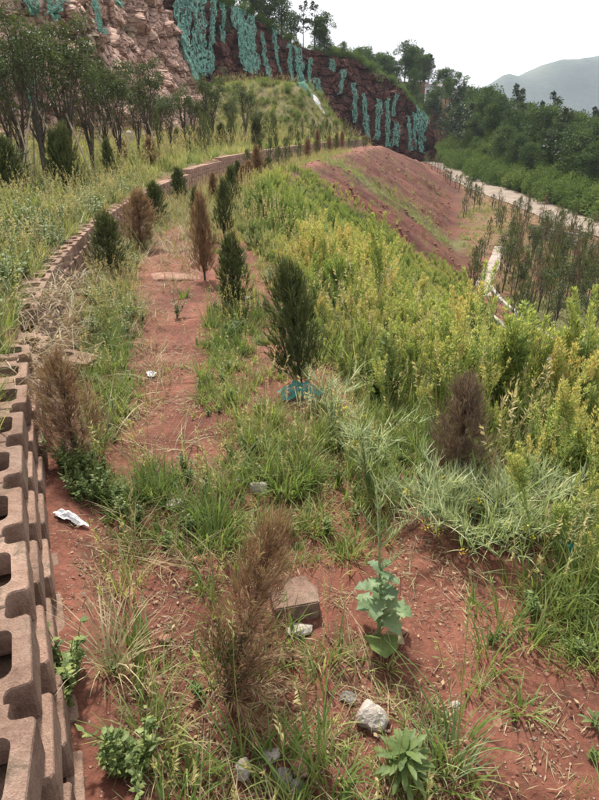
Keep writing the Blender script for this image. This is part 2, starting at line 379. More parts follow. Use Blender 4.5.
M['grass'] = leaf_mat('grass_blade', [(0, (.078, .128, .03)), (.35, (.145, .20, .05)), (.65, (.245, .27, .085)), (.85, (.32, .30, .12)), (1, (.38, .32, .17))], trans=.45)
M['weed'] = leaf_mat('weed_leaf', [(0, (.065, .105, .034)), (.3, (.15, .215, .055)), (.6, (.275, .33, .088)), (.85, (.42, .405, .14)), (1, (.45, .34, .13))], trans=.5)
M['herb'] = leaf_mat('herb_leaf', [(0, (.06, .095, .03)), (.5, (.12, .17, .052)), (1, (.24, .275, .095))], trans=.4, mottle=70)
M['mustard'] = leaf_mat('mustard_leaf', [(0, (.08, .135, .065)), (.5, (.17, .235, .115)), (.8, (.29, .34, .17)), (1, (.42, .43, .25))], trans=.35, mottle=70)
M['flower'] = leaf_mat('mustard_flower', [(0, (.55, .45, .03)), (1, (.75, .65, .06))], trans=.3)
M['cypress'] = leaf_mat('cypress_leaf', [(0, (.026, .038, .014)), (.4, (.055, .074, .024)), (.75, (.10, .118, .04)), (1, (.15, .12, .055))], trans=.25)
M['deadc'] = leaf_mat('dead_cypress', [(0, (.065, .036, .023)), (.4, (.15, .08, .047)), (.7, (.25, .16, .085)), (1, (.35, .27, .15))], trans=.25)
M['greydead'] = leaf_mat('grey_dead_cypress', [(0, (.062, .042, .031)), (.5, (.135, .09, .063)), (1, (.24, .18, .12))], trans=.2)
M['tree'] = leaf_mat('tree_leaf', [(0, (.024, .038, .013)), (.5, (.05, .072, .024)), (1, (.11, .13, .045))], trans=.3)
M['forest'] = leaf_mat('forest_leaf', [(0, (.018, .034, .012)), (.45, (.042, .072, .022)), (.8, (.075, .115, .032)), (1, (.13, .165, .05))], trans=.25, rough=.85)
M['pine'] = leaf_mat('pine_needle', [(0, (.014, .024, .012)), (.5, (.03, .046, .02)), (1, (.06, .075, .03))], trans=.15)
M['straw'] = leaf_mat('dry_straw', [(0, (.15, .11, .06)), (.5, (.25, .20, .105)), (1, (.36, .31, .18))], trans=.3)
M['shrub'] = leaf_mat('hill_shrub', [(0, (.05, .085, .02)), (.5, (.10, .15, .035)), (1, (.19, .22, .07))], trans=.3, rough=.85)

# ------------------------------------------------------------------ terrain
WY = np.array([-6, -3, -1, 0, .87, 1.5, 2.15, 3.42, 4.93, 6.1, 8.44, 11.22, 15.55, 21.67, 29.21, 46.9, 82.98, 120, 400, 2000.])
WX = np.array([-.85, -.60, -.36, -.36, -.53, -.83, -1.13, -1.64, -2.17, -2.47, -2.91, -3.22, -3.48, -3.42, -2.69, .04, 8.58, 18.0, 90, 500.])
_yy = np.concatenate([np.arange(-6, 20, .05), np.arange(20, 130, .5), np.arange(130, 2000, 10)])
_xx = np.interp(_yy, WY, WX)
for _ in range(30):
    k = _xx.copy(); k[1:-1] = (_xx[:-2] + 2 * _xx[1:-1] + _xx[2:]) / 4; _xx = k
def xw(y): return np.interp(y, _yy, _xx)
WT = .50           # top of the block wall above the terrace near the camera; it grows two courses farther on
def wall_top(y): return WT + .265 * smooth(14, 30, y)
Y_END = 84.0       # the block wall ends here
def road_x(y): return np.interp(y, [30, 54, 83, 110, 140, 170], [28.5, 27.0, 26.0, 26.0, 27.5, 31])
def terr_z(y): return -3.6 * smooth(78, 122, y)
def low_z(y): return np.interp(y, [0, 54, 83, 140, 200], [-6.4, -6.25, -5.5, -4.3, -3.5])
def width(y): return np.interp(y, [0, 2, 5, 8, 12, 20, 35, 70], [2.3, 2.25, 2.6, 2.7, 2.2, 1.9, 2.0, 2.2])

def height(x, y):
    x = np.asarray(x, float); y = np.asarray(y, float)
    d = x - xw(y)
    tz = terr_z(y)
    far = smooth(8, 40, y)
    # terrace in front of the block wall
    fine = .05 * fbm(x * .9, y * .9, 3, 4) + .035 * fbm(x * 5, y * 5, 9, 3) + .018 * fbm(x * 17, y * 17, 12, 2)
    z = tz + fine - .03 + .12 * smooth(.32, .02, d) * smooth(9, 5, y)
    # slope down to the lower terrace
    wd = width(y) + .25 * fbm(y * .5, y * 0, 21, 3) * (1 - .5 * far)
    lz = low_z(y)
    run = np.maximum(10.0, (tz - lz) * 1.6)
    s = np.clip((d - wd) / run, 0, 1)
    prof = s + .10 * np.sin(math.pi * s) * 0
    prof = np.where(s < .06, prof * prof / .12, prof - .03) / .97
    slope_n = .35 * fbm(x * .35, y * .35, 31, 4) * smooth(.02, .2, s) * smooth(1, .85, s)
    gul = .65 * fbm(y * 1.1, s * 2.0, 37, 4) * smooth(.05, .25, s) * smooth(28, 34, y) * smooth(1, .9, s)
    z = z + (lz - tz) * np.clip(prof, 0, 1) + slope_n + gul
    # upper terrace behind the wall
    du = -d - .205
    up = wall_top(y) - .05 + np.clip(du, 0, 8) * .05 + .07 * fbm(x * .7, y * .7, 5, 4) * smooth(.2, 1, du) + .02 * fbm(x * 6, y * 6, 8, 2)
    mound = 5.9 * smooth(.8, 8.0, du) * np.exp(-((y - 81) / 9.5) ** 2)
    mound += .5 * fbm(x * .4, y * .4, 41, 4) * smooth(3, 6, du)
    upz = np.where(y < Y_END, tz + up + mound, tz + up * smooth(110, Y_END, y) + mound)
    z = np.where(du > 0, upz, z)
    # ground beyond the dirt road: the wooded hill
    rx = road_x(y)
    hill = np.clip(.30 * (y - 88), 0, 10.5) * smooth(rx + 2.5, rx + 13, x) * smooth(50, 26, x)
    hill2 = np.clip(.75 * (y - 140), 0, 17) * smooth(-10, 8, x) * smooth(56, 30, x)
    bank = .8 * smooth(rx + 2.4, rx + 7, x)
    z = z + (hill + bank + fbm(x * .15, y * .15, 51, 4) * 1.2 * smooth(rx + 3, rx + 8, x)) * (d > 0)
    z = np.maximum(z, np.where((y > 136), -4.3 + hill2 * smooth(138, 150, y), -50))
    # beyond the hill the land falls into the valley
    z = z - (z + 30) * smooth(190, 420, np.hypot(x, y))
    return z

def cover(x, y):
    """how far dead litter and moss hide the red soil (0 bare)"""
    d = x - xw(y); du = -d - .15
    s = d - width(y)
    up = .75 * smooth(.1, .5, du)
    sl = .9 * smooth(.0, 1.2, s) * (1 - smooth(29, 32, y + 1.2 * fbm(d * .5, y * .2, 61, 3)))
    strip = .8 * np.exp(-((y - 45 - 1.5 * fbm(d * .3, y * 0 + 3, 71, 3) * 2) / 3.0) ** 2) * smooth(.0, .6, s)
    low = .38 * smooth(10, 13, s) + .5 * smooth(road_x(y) + 2.6, road_x(y) + 5, x)
    wallside = .35 * smooth(.8, .3, d) * smooth(2.5, 4, y)
    return np.clip(np.maximum.reduce([up, sl, strip * (s < 11), low, wallside]) + .25 * fbm(x * 1.3, y * 1.3, 81, 3) * ((up > .1) | (s > 0)), 0, 1)

ys = [-3.0]
while ys[-1] < 1700: ys.append(ys[-1] + (.12 if ys[-1] < .3 else max(.034, .0125 * ys[-1])))
ys = np.array(ys)
ds = list(np.arange(-1.0, 3.2, .034)); st = .034
while ds[-1] < 1000: st *= 1.05; ds.append(ds[-1] + st)
st = .034
while ds[0] > -350: st *= 1.055; ds.insert(0, ds[0] - st)
ds = np.array(ds)
k = np.argmin(abs(ds + .205)); ds[k] = -.204; ds[k - 1] = -.207
D_, Y_ = np.meshgrid(ds, ys)
X_ = xw(Y_) + D_
Z_ = height(X_, Y_)
nx, ny = len(ds), len(ys)
mb = MB()
ii = (np.arange(ny - 1)[:, None] * nx + np.arange(nx - 1)[None, :]).ravel()
mb.add(np.stack([X_, Y_, Z_], -1).reshape(-1, 3), np.stack([ii, ii + 1, ii + nx + 1, ii + nx], 1))
gr = mb.build('ground', M['soil'], smoothed=True); tag(gr, kind='structure', label='red soil hillside with terraces and banks')
a = gr.data.attributes.new('cover', 'FLOAT', 'POINT'); a.data.foreach_set('value', cover(X_, Y_).ravel().astype(np.float32))
# freshly cut dark earth of the bare bank
a = gr.data.attributes.new('cut', 'FLOAT', 'POINT'); _s = D_ - width(Y_)
a.data.foreach_set('value', (smooth(.2, 1.0, _s) * smooth(12.5, 10.5, _s) * smooth(26, 30, Y_) * smooth(100, 85, Y_)).ravel().astype(np.float32))

# ------------------------------------------------------------------ block retaining wall
PITCHL, BH, COURSES = .36, .1325, 4
_sy = np.arange(-2.5, Y_END, .01); _sx = xw(_sy)
_sl = np.concatenate([[0], np.cumsum(np.hypot(np.diff(_sx), np.diff(_sy)))])
def along(s):
    y = np.interp(s, _sl, _sy); x = np.interp(s, _sl, _sx)
    e = .05; dx = (xw(y + e) - xw(y - e)) / (2 * e)
    L = math.hypot(dx, 1); return x, y, dx / L, 1 / L      # point and heading
def block_mesh(seed, chip=0):
    r = random.Random(seed)
    hl = PITCHL / 2 - .003; dp = .34; nw, nd, rr = .052, .066, .022
    def arc(cx, cy, a0, a1, rad, n=4): return [(cx + rad * math.cos(R(a0 + (a1 - a0) * i / n)), cy + rad * math.sin(R(a0 + (a1 - a0) * i / n))) for i in range(n + 1)]
    # local: +u along wall, +v outwards (front at v=0, back at v=-dp)
    outl = [(-hl + .02, -dp), (hl - .02, -dp), (hl, -dp + .03), (hl, -nd)]
    outl += arc(hl - nw + rr, -nd + rr, 270, 180, rr) + [(hl - nw, -.008), (hl - nw - .008, 0)]
    outl += [(-hl + nw + .008, 0), (-hl + nw, -.008)] + arc(-hl + nw - rr, -nd + rr, 0, -90, rr) + [(-hl, -nd), (-hl, -dp + .03)]
    hw, h0, h1 = .085, -.048, -.17
    hole = arc(hw - .03, h0 - .03, 0, 90, .03) + arc(-hw + .03, h0 - .03, 90, 180, .03) + arc(-hw + .03, h1 + .03, 180, 270, .03) + arc(hw - .03, h1 + .03, 270, 360, .03)
    jit = lambda p: (p[0] + r.uniform(-.0015, .0015), p[1] + r.uniform(-.0015, .0015))
    outl = [jit(p) for p in outl]
    bm = bmesh.new()
    def loop(pts, z, inset=0):
        cx = sum(p[0] for p in pts) / len(pts); cy = sum(p[1] for p in pts) / len(pts)
        return [bm.verts.new((p[0] - (p[0] - cx) * inset, p[1] - (p[1] - cy) * inset, z)) for p in pts]
    h = BH - .004
    o0 = loop(outl, 0); o1 = loop(outl, h - .006); o2 = loop(outl, h, .025); i2 = loop(hole, h); i1 = loop(hole, h - .09)
    def band(a, b):
        n = len(a)
        for i in range(n): bm.faces.new((a[i], a[(i + 1) % n], b[(i + 1) % n], b[i]))
    band(o0, o1); band(o1, o2); band(i2, i1)
    ed = []
    for l in (o2, i2):
        for i in range(len(l)): ed.append(bm.edges.get((l[i], l[(i + 1) % len(l)])) or bm.edges.new((l[i], l[(i + 1) % len(l)])))
    bmesh.ops.triangle_fill(bm, edges=ed, use_beauty=True)
    bm.faces.new(list(reversed(o0)))
    bm.normal_update()
    bmesh.ops.recalc_face_normals(bm, faces=bm.faces)
    me = bpy.data.meshes.new('block'); bm.to_mesh(me); bm.free(); me.materials.append(M['block']); return me
wall = empty('block_retaining_wall', (_sx[0], _sy[0], 0))
tag(wall, 'long curving low wall of stacked hollow concrete blocks', 'retaining wall')
bms = [block_mesh(i) for i in range(4)]
S_NEAR = 19.5
s = 0.0
near_cut = float(np.interp(16.0, _sy, _sl)); start_s = float(np.interp(.2, _sy, _sl))
bi = 0
rb = random.Random(3)
for c in range(COURSES):
    s = start_s + (PITCHL / 2 if c % 2 else 0) + .10
    while s < near_cut:
        x, y, hx, hy = along(s)
        off = -.020 * c + rb.uniform(-.005, .005)
        nxp, nyp = hy, -hx
        wrecked = 3.25 < y < 4.5
        if wrecked and c >= 3 and rb.random() < .6: s += PITCHL; continue
        o = bpy.data.objects.new('block', bms[rb.randrange(4)]); link(o); o.parent = wall
        o.matrix_parent_inverse = Matrix.Translation((-_sx[0], -_sy[0], 0))
        j = .12 if wrecked else .012
        o.location = (x + nxp * off + rb.uniform(-j, j) * .3, y + nyp * off, -.06 + BH * c + .028)
        o.rotation_euler = (rb.uniform(-j, j), rb.uniform(-j, j) * .8, math.atan2(hy, hx) + rb.uniform(-.012, .012) + (rb.uniform(-.3, .3) if wrecked and c >= 2 else 0))
        # local +u along heading, +v must face outwards (right of heading): flip with scale
        o.scale = (1, -1, 1)
        bi += 1; s += PITCHL
# the rest of the wall, too far to pick the blocks apart
mb = MB()
Q6 = [(0, 1, 2, 3), (4, 7, 6, 5), (0, 4, 5, 1), (1, 5, 6, 2), (2, 6, 7, 3), (3, 7, 4, 0)]
for c in range(COURSES + 2):
    s = near_cut + .1 + (PITCHL / 2 if c % 2 else 0)
    while s < _sl[-1] - .3:
        x, y, hx, hy = along(s); nxp, nyp = hy, -hx
        off = -.023 * c + rb.uniform(-.008, .008); hl = PITCHL / 2 - .035
        z0 = terr_z(y) - .06 + BH * c + .028
        if z0 + BH > terr_z(y) + wall_top(y) + .05: s += PITCHL; continue
        z1 = z0 + BH - .012 + rb.uniform(-.006, .006)
        pts = []
        for z in (z0, z1):
            for (u, v) in ((-hl, off - .3), (hl, off - .3), (hl, off), (-hl, off)):
                pts.append((x + hx * u + nxp * v, y + hy * u + nyp * v, z))
        mb.add(pts, Q6); s += PITCHL
o = mb.build('distant_blocks', M['block'], wall); o.matrix_parent_inverse = Matrix.Translation((-_sx[0], -_sy[0], 0)); o['kind'] = 'stuff'
print('blocks', bi)

# ------------------------------------------------------------------ cliff with its wooded top
CB = np.array([(-19, -2, 17, .3), (-15, 10, 17.5, .3), (-13, 18, 17.5, .3), (-12, 25, 17.5, .3), (-10.6, 35, 17, .4), (-10, 44, 16.5, .6), (-10.4, 60, 16.8, 1.), (-9.5, 78, 17.6, 1.), (-2, 97, 17.2, 0.), (6.5, 109, 14.2, -1.), (14.5, 116, 13.2, -2), (19.5, 120, 11.6, -2.6), (24, 124.5, 8.4, -3.2), (29, 129, 3.0, -4)])
CT = np.concatenate([[0], np.cumsum(np.hypot(np.diff(CB[:, 0]), np.diff(CB[:, 1])))])
LEAN = .40
def cliff_disp(t, h):
    a, b, vx, vy, e = cells((t + .35 * h) / 2.6, (h - .25 * t) / 1.5, 101)
    d = 1.5 * (hash2(a, b, 7) - .5) + vx * 1.2 * (hash2(a, b, 8) - .5) + vy * 1.4 * (hash2(a, b, 9) - .35)
    d -= .8 * smooth(.09, 0, e)
    a, b, vx, vy, e = cells((t + .5 * h) / .95 + 40, (h - .3 * t) / .62, 131)
    d += .34 * (hash2(a, b, 7) - .5) + vx * .3 * (hash2(a, b, 8) - .5) + vy * .35 * (hash2(a, b, 9) - .4) - .26 * smooth(.12, 0, e)
    return d + 1.1 * fbm(t * .09, h * .09, 111, 3)
def cliff_soil(t, h): return smooth(-.25, .25, (t - cliff_at(182, 45)[0]) / 9 + .8 * fbm(t * .12, h * .12, 121, 4))
def cliff_pt(t, h, outw=0.0, disp=True):
    t = np.asarray(t, float); h = np.asarray(h, float)
    x = np.interp(t, CT, CB[:, 0]); y = np.interp(t, CT, CB[:, 1]); top = np.interp(t, CT, CB[:, 2]); bz = np.interp(t, CT, CB[:, 3]) - 1.2
    e = 2.0
    tx = np.interp(t + e, CT, CB[:, 0]) - np.interp(t - e, CT, CB[:, 0]); ty = np.interp(t + e, CT, CB[:, 1]) - np.interp(t - e, CT, CB[:, 1])
    L = np.hypot(tx, ty); nx_, ny_ = ty / L, -tx / L
    hh = np.minimum(h, 1.0)                        # 0..1 up the face, beyond 1 the hillside above (1 unit = 10 m back)
    z = bz + (top - bz) * hh + .5 * fbm(t * .2, 0 * t, 141, 3) * hh
    back = LEAN * (top - bz) * hh
    ex = np.clip(h - 1.0, 0, None)
    back = back + ex * 10; z = z + ex * 10 * .42 * np.interp(t, CT, np.where(CB[:, 1] > 100, .25, 1.0)) + .8 * fbm(t * .15, ex * 3, 151, 3) * smooth(0, .3, ex)
    o = (cliff_disp(t, hh * (top - bz)) * (1 - smooth(0, .08, ex)) if disp else 0) * smooth(0, .1, h) + outw - back
    return np.stack([x + nx_ * o, y + ny_ * o, z], -1)
def cliff_at(px, py):
    """(t, h) on the cliff seen through a pixel of the photograph"""
    d = ray(px, py); best = None
    ts = np.linspace(0, CT[-1], 1500); h = np.full_like(ts, .5)
    for _ in range(4):
        p = cliff_pt(ts, h, 0, False); ax = p[:, 0] / np.maximum(p[:, 1], .1)
        top = np.interp(ts, CT, CB[:, 2]); bz = np.interp(ts, CT, CB[:, 3]) - 1.2
        z = EYE + p[:, 1] * d[2] / d[1]; h = np.clip((z - bz) / (top - bz), -.2, 1.15)
    i = np.argmin(abs(ax - d[0] / d[1]) + (p[:, 1] < 2) * 9)
    return ts[i], h[i]

tt = np.linspace(0, CT[-1], 1000); hs = np.concatenate([np.linspace(0, 1, 150), 1 + np.linspace(.02, 1, 10) ** 1.5 * 6])
T_, H_ = np.meshgrid(tt, hs); P = cliff_pt(T_, H_)
ny, nx = T_.shape; ii = (np.arange(ny - 1)[:, None] * nx + np.arange(nx - 1)[None, :]).ravel()
mb = MB(); mb.add(P.reshape(-1, 3), np.stack([ii, ii + 1, ii + nx + 1, ii + nx], 1), tint=cliff_soil(T_, H_ * 16).ravel())
cl = mb.build('cliff', M['rock']); tag(cl, 'cut rock cliff of pinkish slabs turning to dark red earth', kind='structure')
a = cl.data.attributes.new('cover', 'FLOAT', 'POINT')
a.data.foreach_set('value', np.clip(smooth(.97, 1.05, H_) + .8 * smooth(.22, .5, fbm(T_ * .16, H_ * 3.2, 161, 4)) * smooth(.2, .5, H_), 0, 1).ravel().astype(np.float32))

NETS = [  # photo pixels: top centre, bottom centre, half width top, bottom (px), label
 ((2, 40), (14, 104), 9, 7, 'long pale green net slung over the cliff at the left edge'),
 ((6, -6), (14, 13), 14, 9, 'bright green net scrap at the upper left corner'),
 ((38, -8), (34, 18), 12, 10, 'faded grey green net hanging over dark rock at upper left'),
 ((76, -8), (86, 30), 5, 5, 'narrow teal net strip between pink rocks at upper left'),
 ((103, -8), (106, 4), 8, 6, 'small green net corner on the cliff top above pink rocks'),
 ((174, -8), (180, 62), 3, 2, 'thin green net strand at the left of the broad nets'),
 ((192, -8), (196, 76), 11, 9, 'broad green net sheet hanging beside the pink slabs'),
 ((206, -6), (203, 74), 4, 3, 'slender bright net at the right of the broad sheet'),
 ((226, -2), (246, 72), 10, 9, 'wide V shaped net draped down the dark red earth'),
 ((250, 20), (250, 70), 3, 8, 'net strip widening downward on the dark red face'),
 ((258, 32), (265, 78), 2, 5, 'narrow net tail below the dark conifers'),
 ((294, 46), (299, 92), 6, 4, 'tall green net above the grassy mound'),
 ((313, 78), (315, 98), 5, 3, 'short green net just right of the tall one above the mound'),
 ((329, 58), (329, 70), 4, 4, 'small green net patch high on the dark cliff'),
 ((341, 70), (336, 94), 3, 2, 'thin pale net wisp in the middle of the dark cliff'),
 ((361, 94), (364, 138), 2, 5, 'left one of two nets side by side over the wall end'),
 ((376, 98), (374, 140), 4, 4, 'right one of two nets side by side over the wall end'),
 ((392, 94), (390, 116), 3, 2, 'small torn net near the top of the far cliff'),
 ((393, 122), (391, 146), 4, 6, 'wide ragged net low on the far cliff'),
 ((405, 116), (406, 150), 2, 3, 'slim net hanging near the far cliff end'),
 ((214, -6), (217, 44), 3, 2, 'thin net strand between the broad sheet and the wide V'),
 ((184, -6), (187, 80), 3, 3, 'long slim net down the left side of the broad sheet'),
 ((238, 6), (236, 58), 3, 3, 'slim net tail inside the wide V'),
 ((273, 34), (275, 72), 3, 2, 'thin net strand left of the tall net above the mound'),
 ((285, 42), (288, 84), 3, 3, 'slim net just left of the tall net above the mound'),
 ((306, 58), (308, 90), 3, 3, 'slim net just right of the tall net above the mound'),
 ((351, 84), (352, 122), 3, 3, 'slim net left of the pair over the wall end'),
 ((384, 98), (384, 146), 2, 3, 'thin net just right of the pair over the wall end'),
 ((412, 114), (411, 150), 2, 3, 'thin net next to the last broad one'),
 ((419, 112), (417, 152), 5, 4, 'last broad green net at the far cliff end')]
for k, (a0, b0, w0, w1, lab) in enumerate(NETS):
    w0, w1 = w0 * .66, w1 * .66
    t0, h0 = cliff_at(*a0); t1, h1 = cliff_at(*b0)
    p0 = cliff_pt(t0, h0, 0, False); dist0 = math.hypot(p0[0], p0[1])
    # along-cliff metres per pixel
    ta, _ = cliff_at(a0[0] - w0, a0[1]); tb, _ = cliff_at(a0[0] + w0, a0[1])
    tcx, _ = cliff_at(b0[0] - w1, b0[1]); tdx, _ = cliff_at(b0[0] + w1, b0[1])
    if h0 > .96: h0 = 1.03
    nu, nv = 22, 44
    u = np.linspace(0, 1, nu); v = np.linspace(0, 1, nv); U, V = np.meshgrid(u, v)
    rag = .16 * fbm(V * 5, V * 0 + k, 171 + k, 3) + (U - .5) * .5 * fbm(V * 9 + 7 * (U > .5), V * 0 + k, 173, 3)
    Uw = (U - .5) * (1 - .25 * np.abs(fbm(V * 4 + k, V * 0, 175, 3))) + .5 + rag
    T2 = (ta * (1 - Uw) + tb * Uw) * (1 - V) + (tcx * (1 - Uw) + tdx * Uw) * V
    H2 = h0 * (1 - V) + h1 * V + .025 * fbm(U * 5, V * 0 + k, 181, 3) * V
    Wd = .22 * np.sin(U * 26 + 4 * fbm(U * 3, V * 2, 191 + k, 2)) + .35 * fbm(U * 3, V * 6, 195 + k, 3)
    base = cliff_pt(T2, H2, 0.0, False); full = cliff_pt(T2, H2, 0.6, True)
    P = .72 * cliff_pt(T2, H2, 1.0, False) + .28 * full
    P += Wd[..., None] * np.array([.5, -.5, 0])
    ii = (np.arange(nv - 1)[:, None] * nu + np.arange(nu - 1)[None, :]).ravel()
    rr2 = random.Random(k); ii = np.array([i for i in ii if not (rr2.random() < .05)])
    c0 = P[nv // 2, nu // 2]
    mb = MB(); mb.add((P - c0).reshape(-1, 3), np.stack([ii, ii + 1, ii + nu + 1, ii + nu], 1))
    o = mb.build('safety_net', M['net'], smoothed=True); o.location = c0
    tag(o, lab, 'net', 'green nets hung on the cliff')

# ------------------------------------------------------------------ far mountain
mx_, my_ = np.meshgrid(np.linspace(-300, 1900, 150), np.linspace(0, 700, 60))
ridge_px = [(200, 150), (420, 128), (460, 104), (488, 84), (508, 73), (520, 72), (545, 62), (560, 61), (578, 63), (600, 57), (680, 52), (760, 80), (900, 66)]
rX = [ray(a, b)[0] / ray(a, b)[1] * 1900 for a, b in ridge_px]; rZ = [EYE + ray(a, b)[2] / ray(a, b)[1] * 1900 for a, b in ridge_px]
rz_ = np.interp(mx_, rX, rZ)
prof = np.exp(-((my_ - 350) / 170) ** 2)
mz_ = -60 + (rz_ + 60) * prof + 26 * fbm(mx_ * .006, my_ * .006, 201, 5) * prof - 20 * np.abs(fbm(mx_ * .012, my_ * .003, 211, 3)) * (1 - prof)
mb = MB(); ny, nx = mx_.shape; ii = (np.arange(ny - 1)[:, None] * nx + np.arange(nx - 1)[None, :]).ravel()
mb.add(np.stack([mx_, my_ + 1550, mz_], -1).reshape(-1, 3), np.stack([ii, ii + 1, ii + nx + 1, ii + nx], 1))
o = mb.build('mountain', M['mountain'], smoothed=True); tag(o, 'distant wooded mountain ridge fading into haze', kind='structure')

# ------------------------------------------------------------------ dirt road, lower path, kerbs, low wall
def strip(name, pts, wid, mat, lift, parent=None, thick=0, cross=5):
    pts = np.array(pts, float); L = np.concatenate([[0], np.cumsum(np.hypot(*np.diff(pts, axis=0).T))])
    n = max(8, int(L[-1] / .8)); q = np.linspace(0, L[-1], n); x = np.interp(q, L, pts[:, 0]); y = np.interp(q, L, pts[:, 1])
    for _ in range(3):
        x[1:-1] = (x[:-2] + 2 * x[1:-1] + x[2:]) / 4; y[1:-1] = (y[:-2] + 2 * y[1:-1] + y[2:]) / 4
    tx, ty = np.gradient(x), np.gradient(y); l = np.hypot(tx, ty); nx_, ny_ = ty / l, -tx / l
    cs = np.linspace(-.5, .5, cross); wob = wid * (1 + (.14 * fbm(q * .4, q * 0, 221, 3) if not thick else 0 * q))
    PX = x[:, None] + nx_[:, None] * cs * wob[:, None]; PY = y[:, None] + ny_[:, None] * cs * wob[:, None]
    PZ = height(PX, PY)
    PZ = np.maximum(PZ, np.median(PZ, axis=1, keepdims=True) - .1) + lift
    V = np.stack([PX, PY, PZ], -1)
    mb = MB(); ii = (np.arange(n - 1)[:, None] * cross + np.arange(cross - 1)[None, :]).ravel()
    mb.add(V.reshape(-1, 3), np.stack([ii, ii + 1, ii + cross + 1, ii + cross], 1))
    if thick:
        e0 = V[:, 0]; e1 = V[:, -1]
        for e in (e0, e1):
            W2 = np.stack([e, e - np.array([0, 0, thick])], 1).reshape(-1, 3); jj = np.arange(n - 1) * 2
            mb.add(W2, np.stack([jj, jj + 1, jj + 3, jj + 2], 1))
    return mb.build(name, mat, parent)
tag(strip('dirt_road', [(road_x(y), y) for y in range(34, 150, 4)], 5.2, M['road'], .06), 'pale dirt road below the wooded hill', kind='structure')
LZ = -6.3
pth = [ground(a, b, LZ) for a, b in [(640, 415), (599, 386), (580, 372), (545, 346), (520, 328), (500, 312), (484, 296), (481, 288), (488, 275), (497, 258), (500, 247)]]
tag(strip('path', pth, 1.1, M['soil'], .03), 'narrow earth footpath on the lower terrace', kind='structure')
p2 = np.array(pth)
tag(strip('pale_path', pth[6:], .85, M['path'], .055), 'pale worn end of the lower footpath', kind='structure')
off = np.array([.62, .0])
k1 = strip('kerb', p2[:8] + np.array([.66, .25]), .2, M['kerb'], .14, thick=.3); tag(k1, 'pale concrete kerb along the right side of the lower path', kind='structure')
k2 = strip('kerb', p2[:8] - np.array([.62, .22]), .18, M['kerb'], .12, thick=.3); tag(k2, 'pale concrete kerb along the slope side of the lower path', kind='structure')
# the low dark stone wall on the lower terrace, stone by stone
lw = empty('low_stone_wall', (17.2, 46, LZ)); tag(lw, 'low dark stone wall across the lower terrace', 'wall')
def rock_mesh(seed, sx, sy, sz, mat, sub=2, amt=.22):
    bm = bmesh.new(); bmesh.ops.create_icosphere(bm, subdivisions=sub, radius=1.0)
    r = np.random.default_rng(seed)
    cuts = r.normal(size=(9, 3)); cuts /= np.linalg.norm(cuts, axis=1, keepdims=True); lim = r.uniform(.55, .9, 9)
    for v in bm.verts:
        p = np.array(v.co)
        for c, l in zip(cuts, lim):
            dd = p @ c
            if dd > l: p = p - c * (dd - l) * .9
        p = p * (1 + amt * float(fbm(p[0] * 2 + seed, p[1] * 2 + p[2], seed, 3)))
        v.co = Vector(p * np.array([sx, sy, sz]))
    me = bpy.data.meshes.new('stone'); bm.to_mesh(me); bm.free(); me.materials.append(mat); return me
wst = [rock_mesh(300 + i, .26, .2, .17, M['greystone'], 1) for i in range(4)]
a0 = ground(532, 238, LZ); a1 = ground(577, 247, LZ); lw.location = (*a0, height(*a0))
n = int(math.hypot(a1[0] - a0[0], a1[1] - a0[1]) / .42)
for c in range(4):
    for i in range(n):
        f = (i + (.5 if c % 2 else 0)) / n; x = a0[0] + (a1[0] - a0[0]) * f; y = a0[1] + (a1[1] - a0[1]) * f
        o = link(bpy.data.objects.new('stone', wst[(i + c) % 4])); o.parent = lw
        o.location = (x - lw.location.x, y - lw.location.y, .1 + .25 * c); o.rotation_euler = (0, 0, rb.uniform(-.3, .3))

# ------------------------------------------------------------------ plant builders
def rnd(n, a=0., b=1.): return rng.uniform(a, b, n)

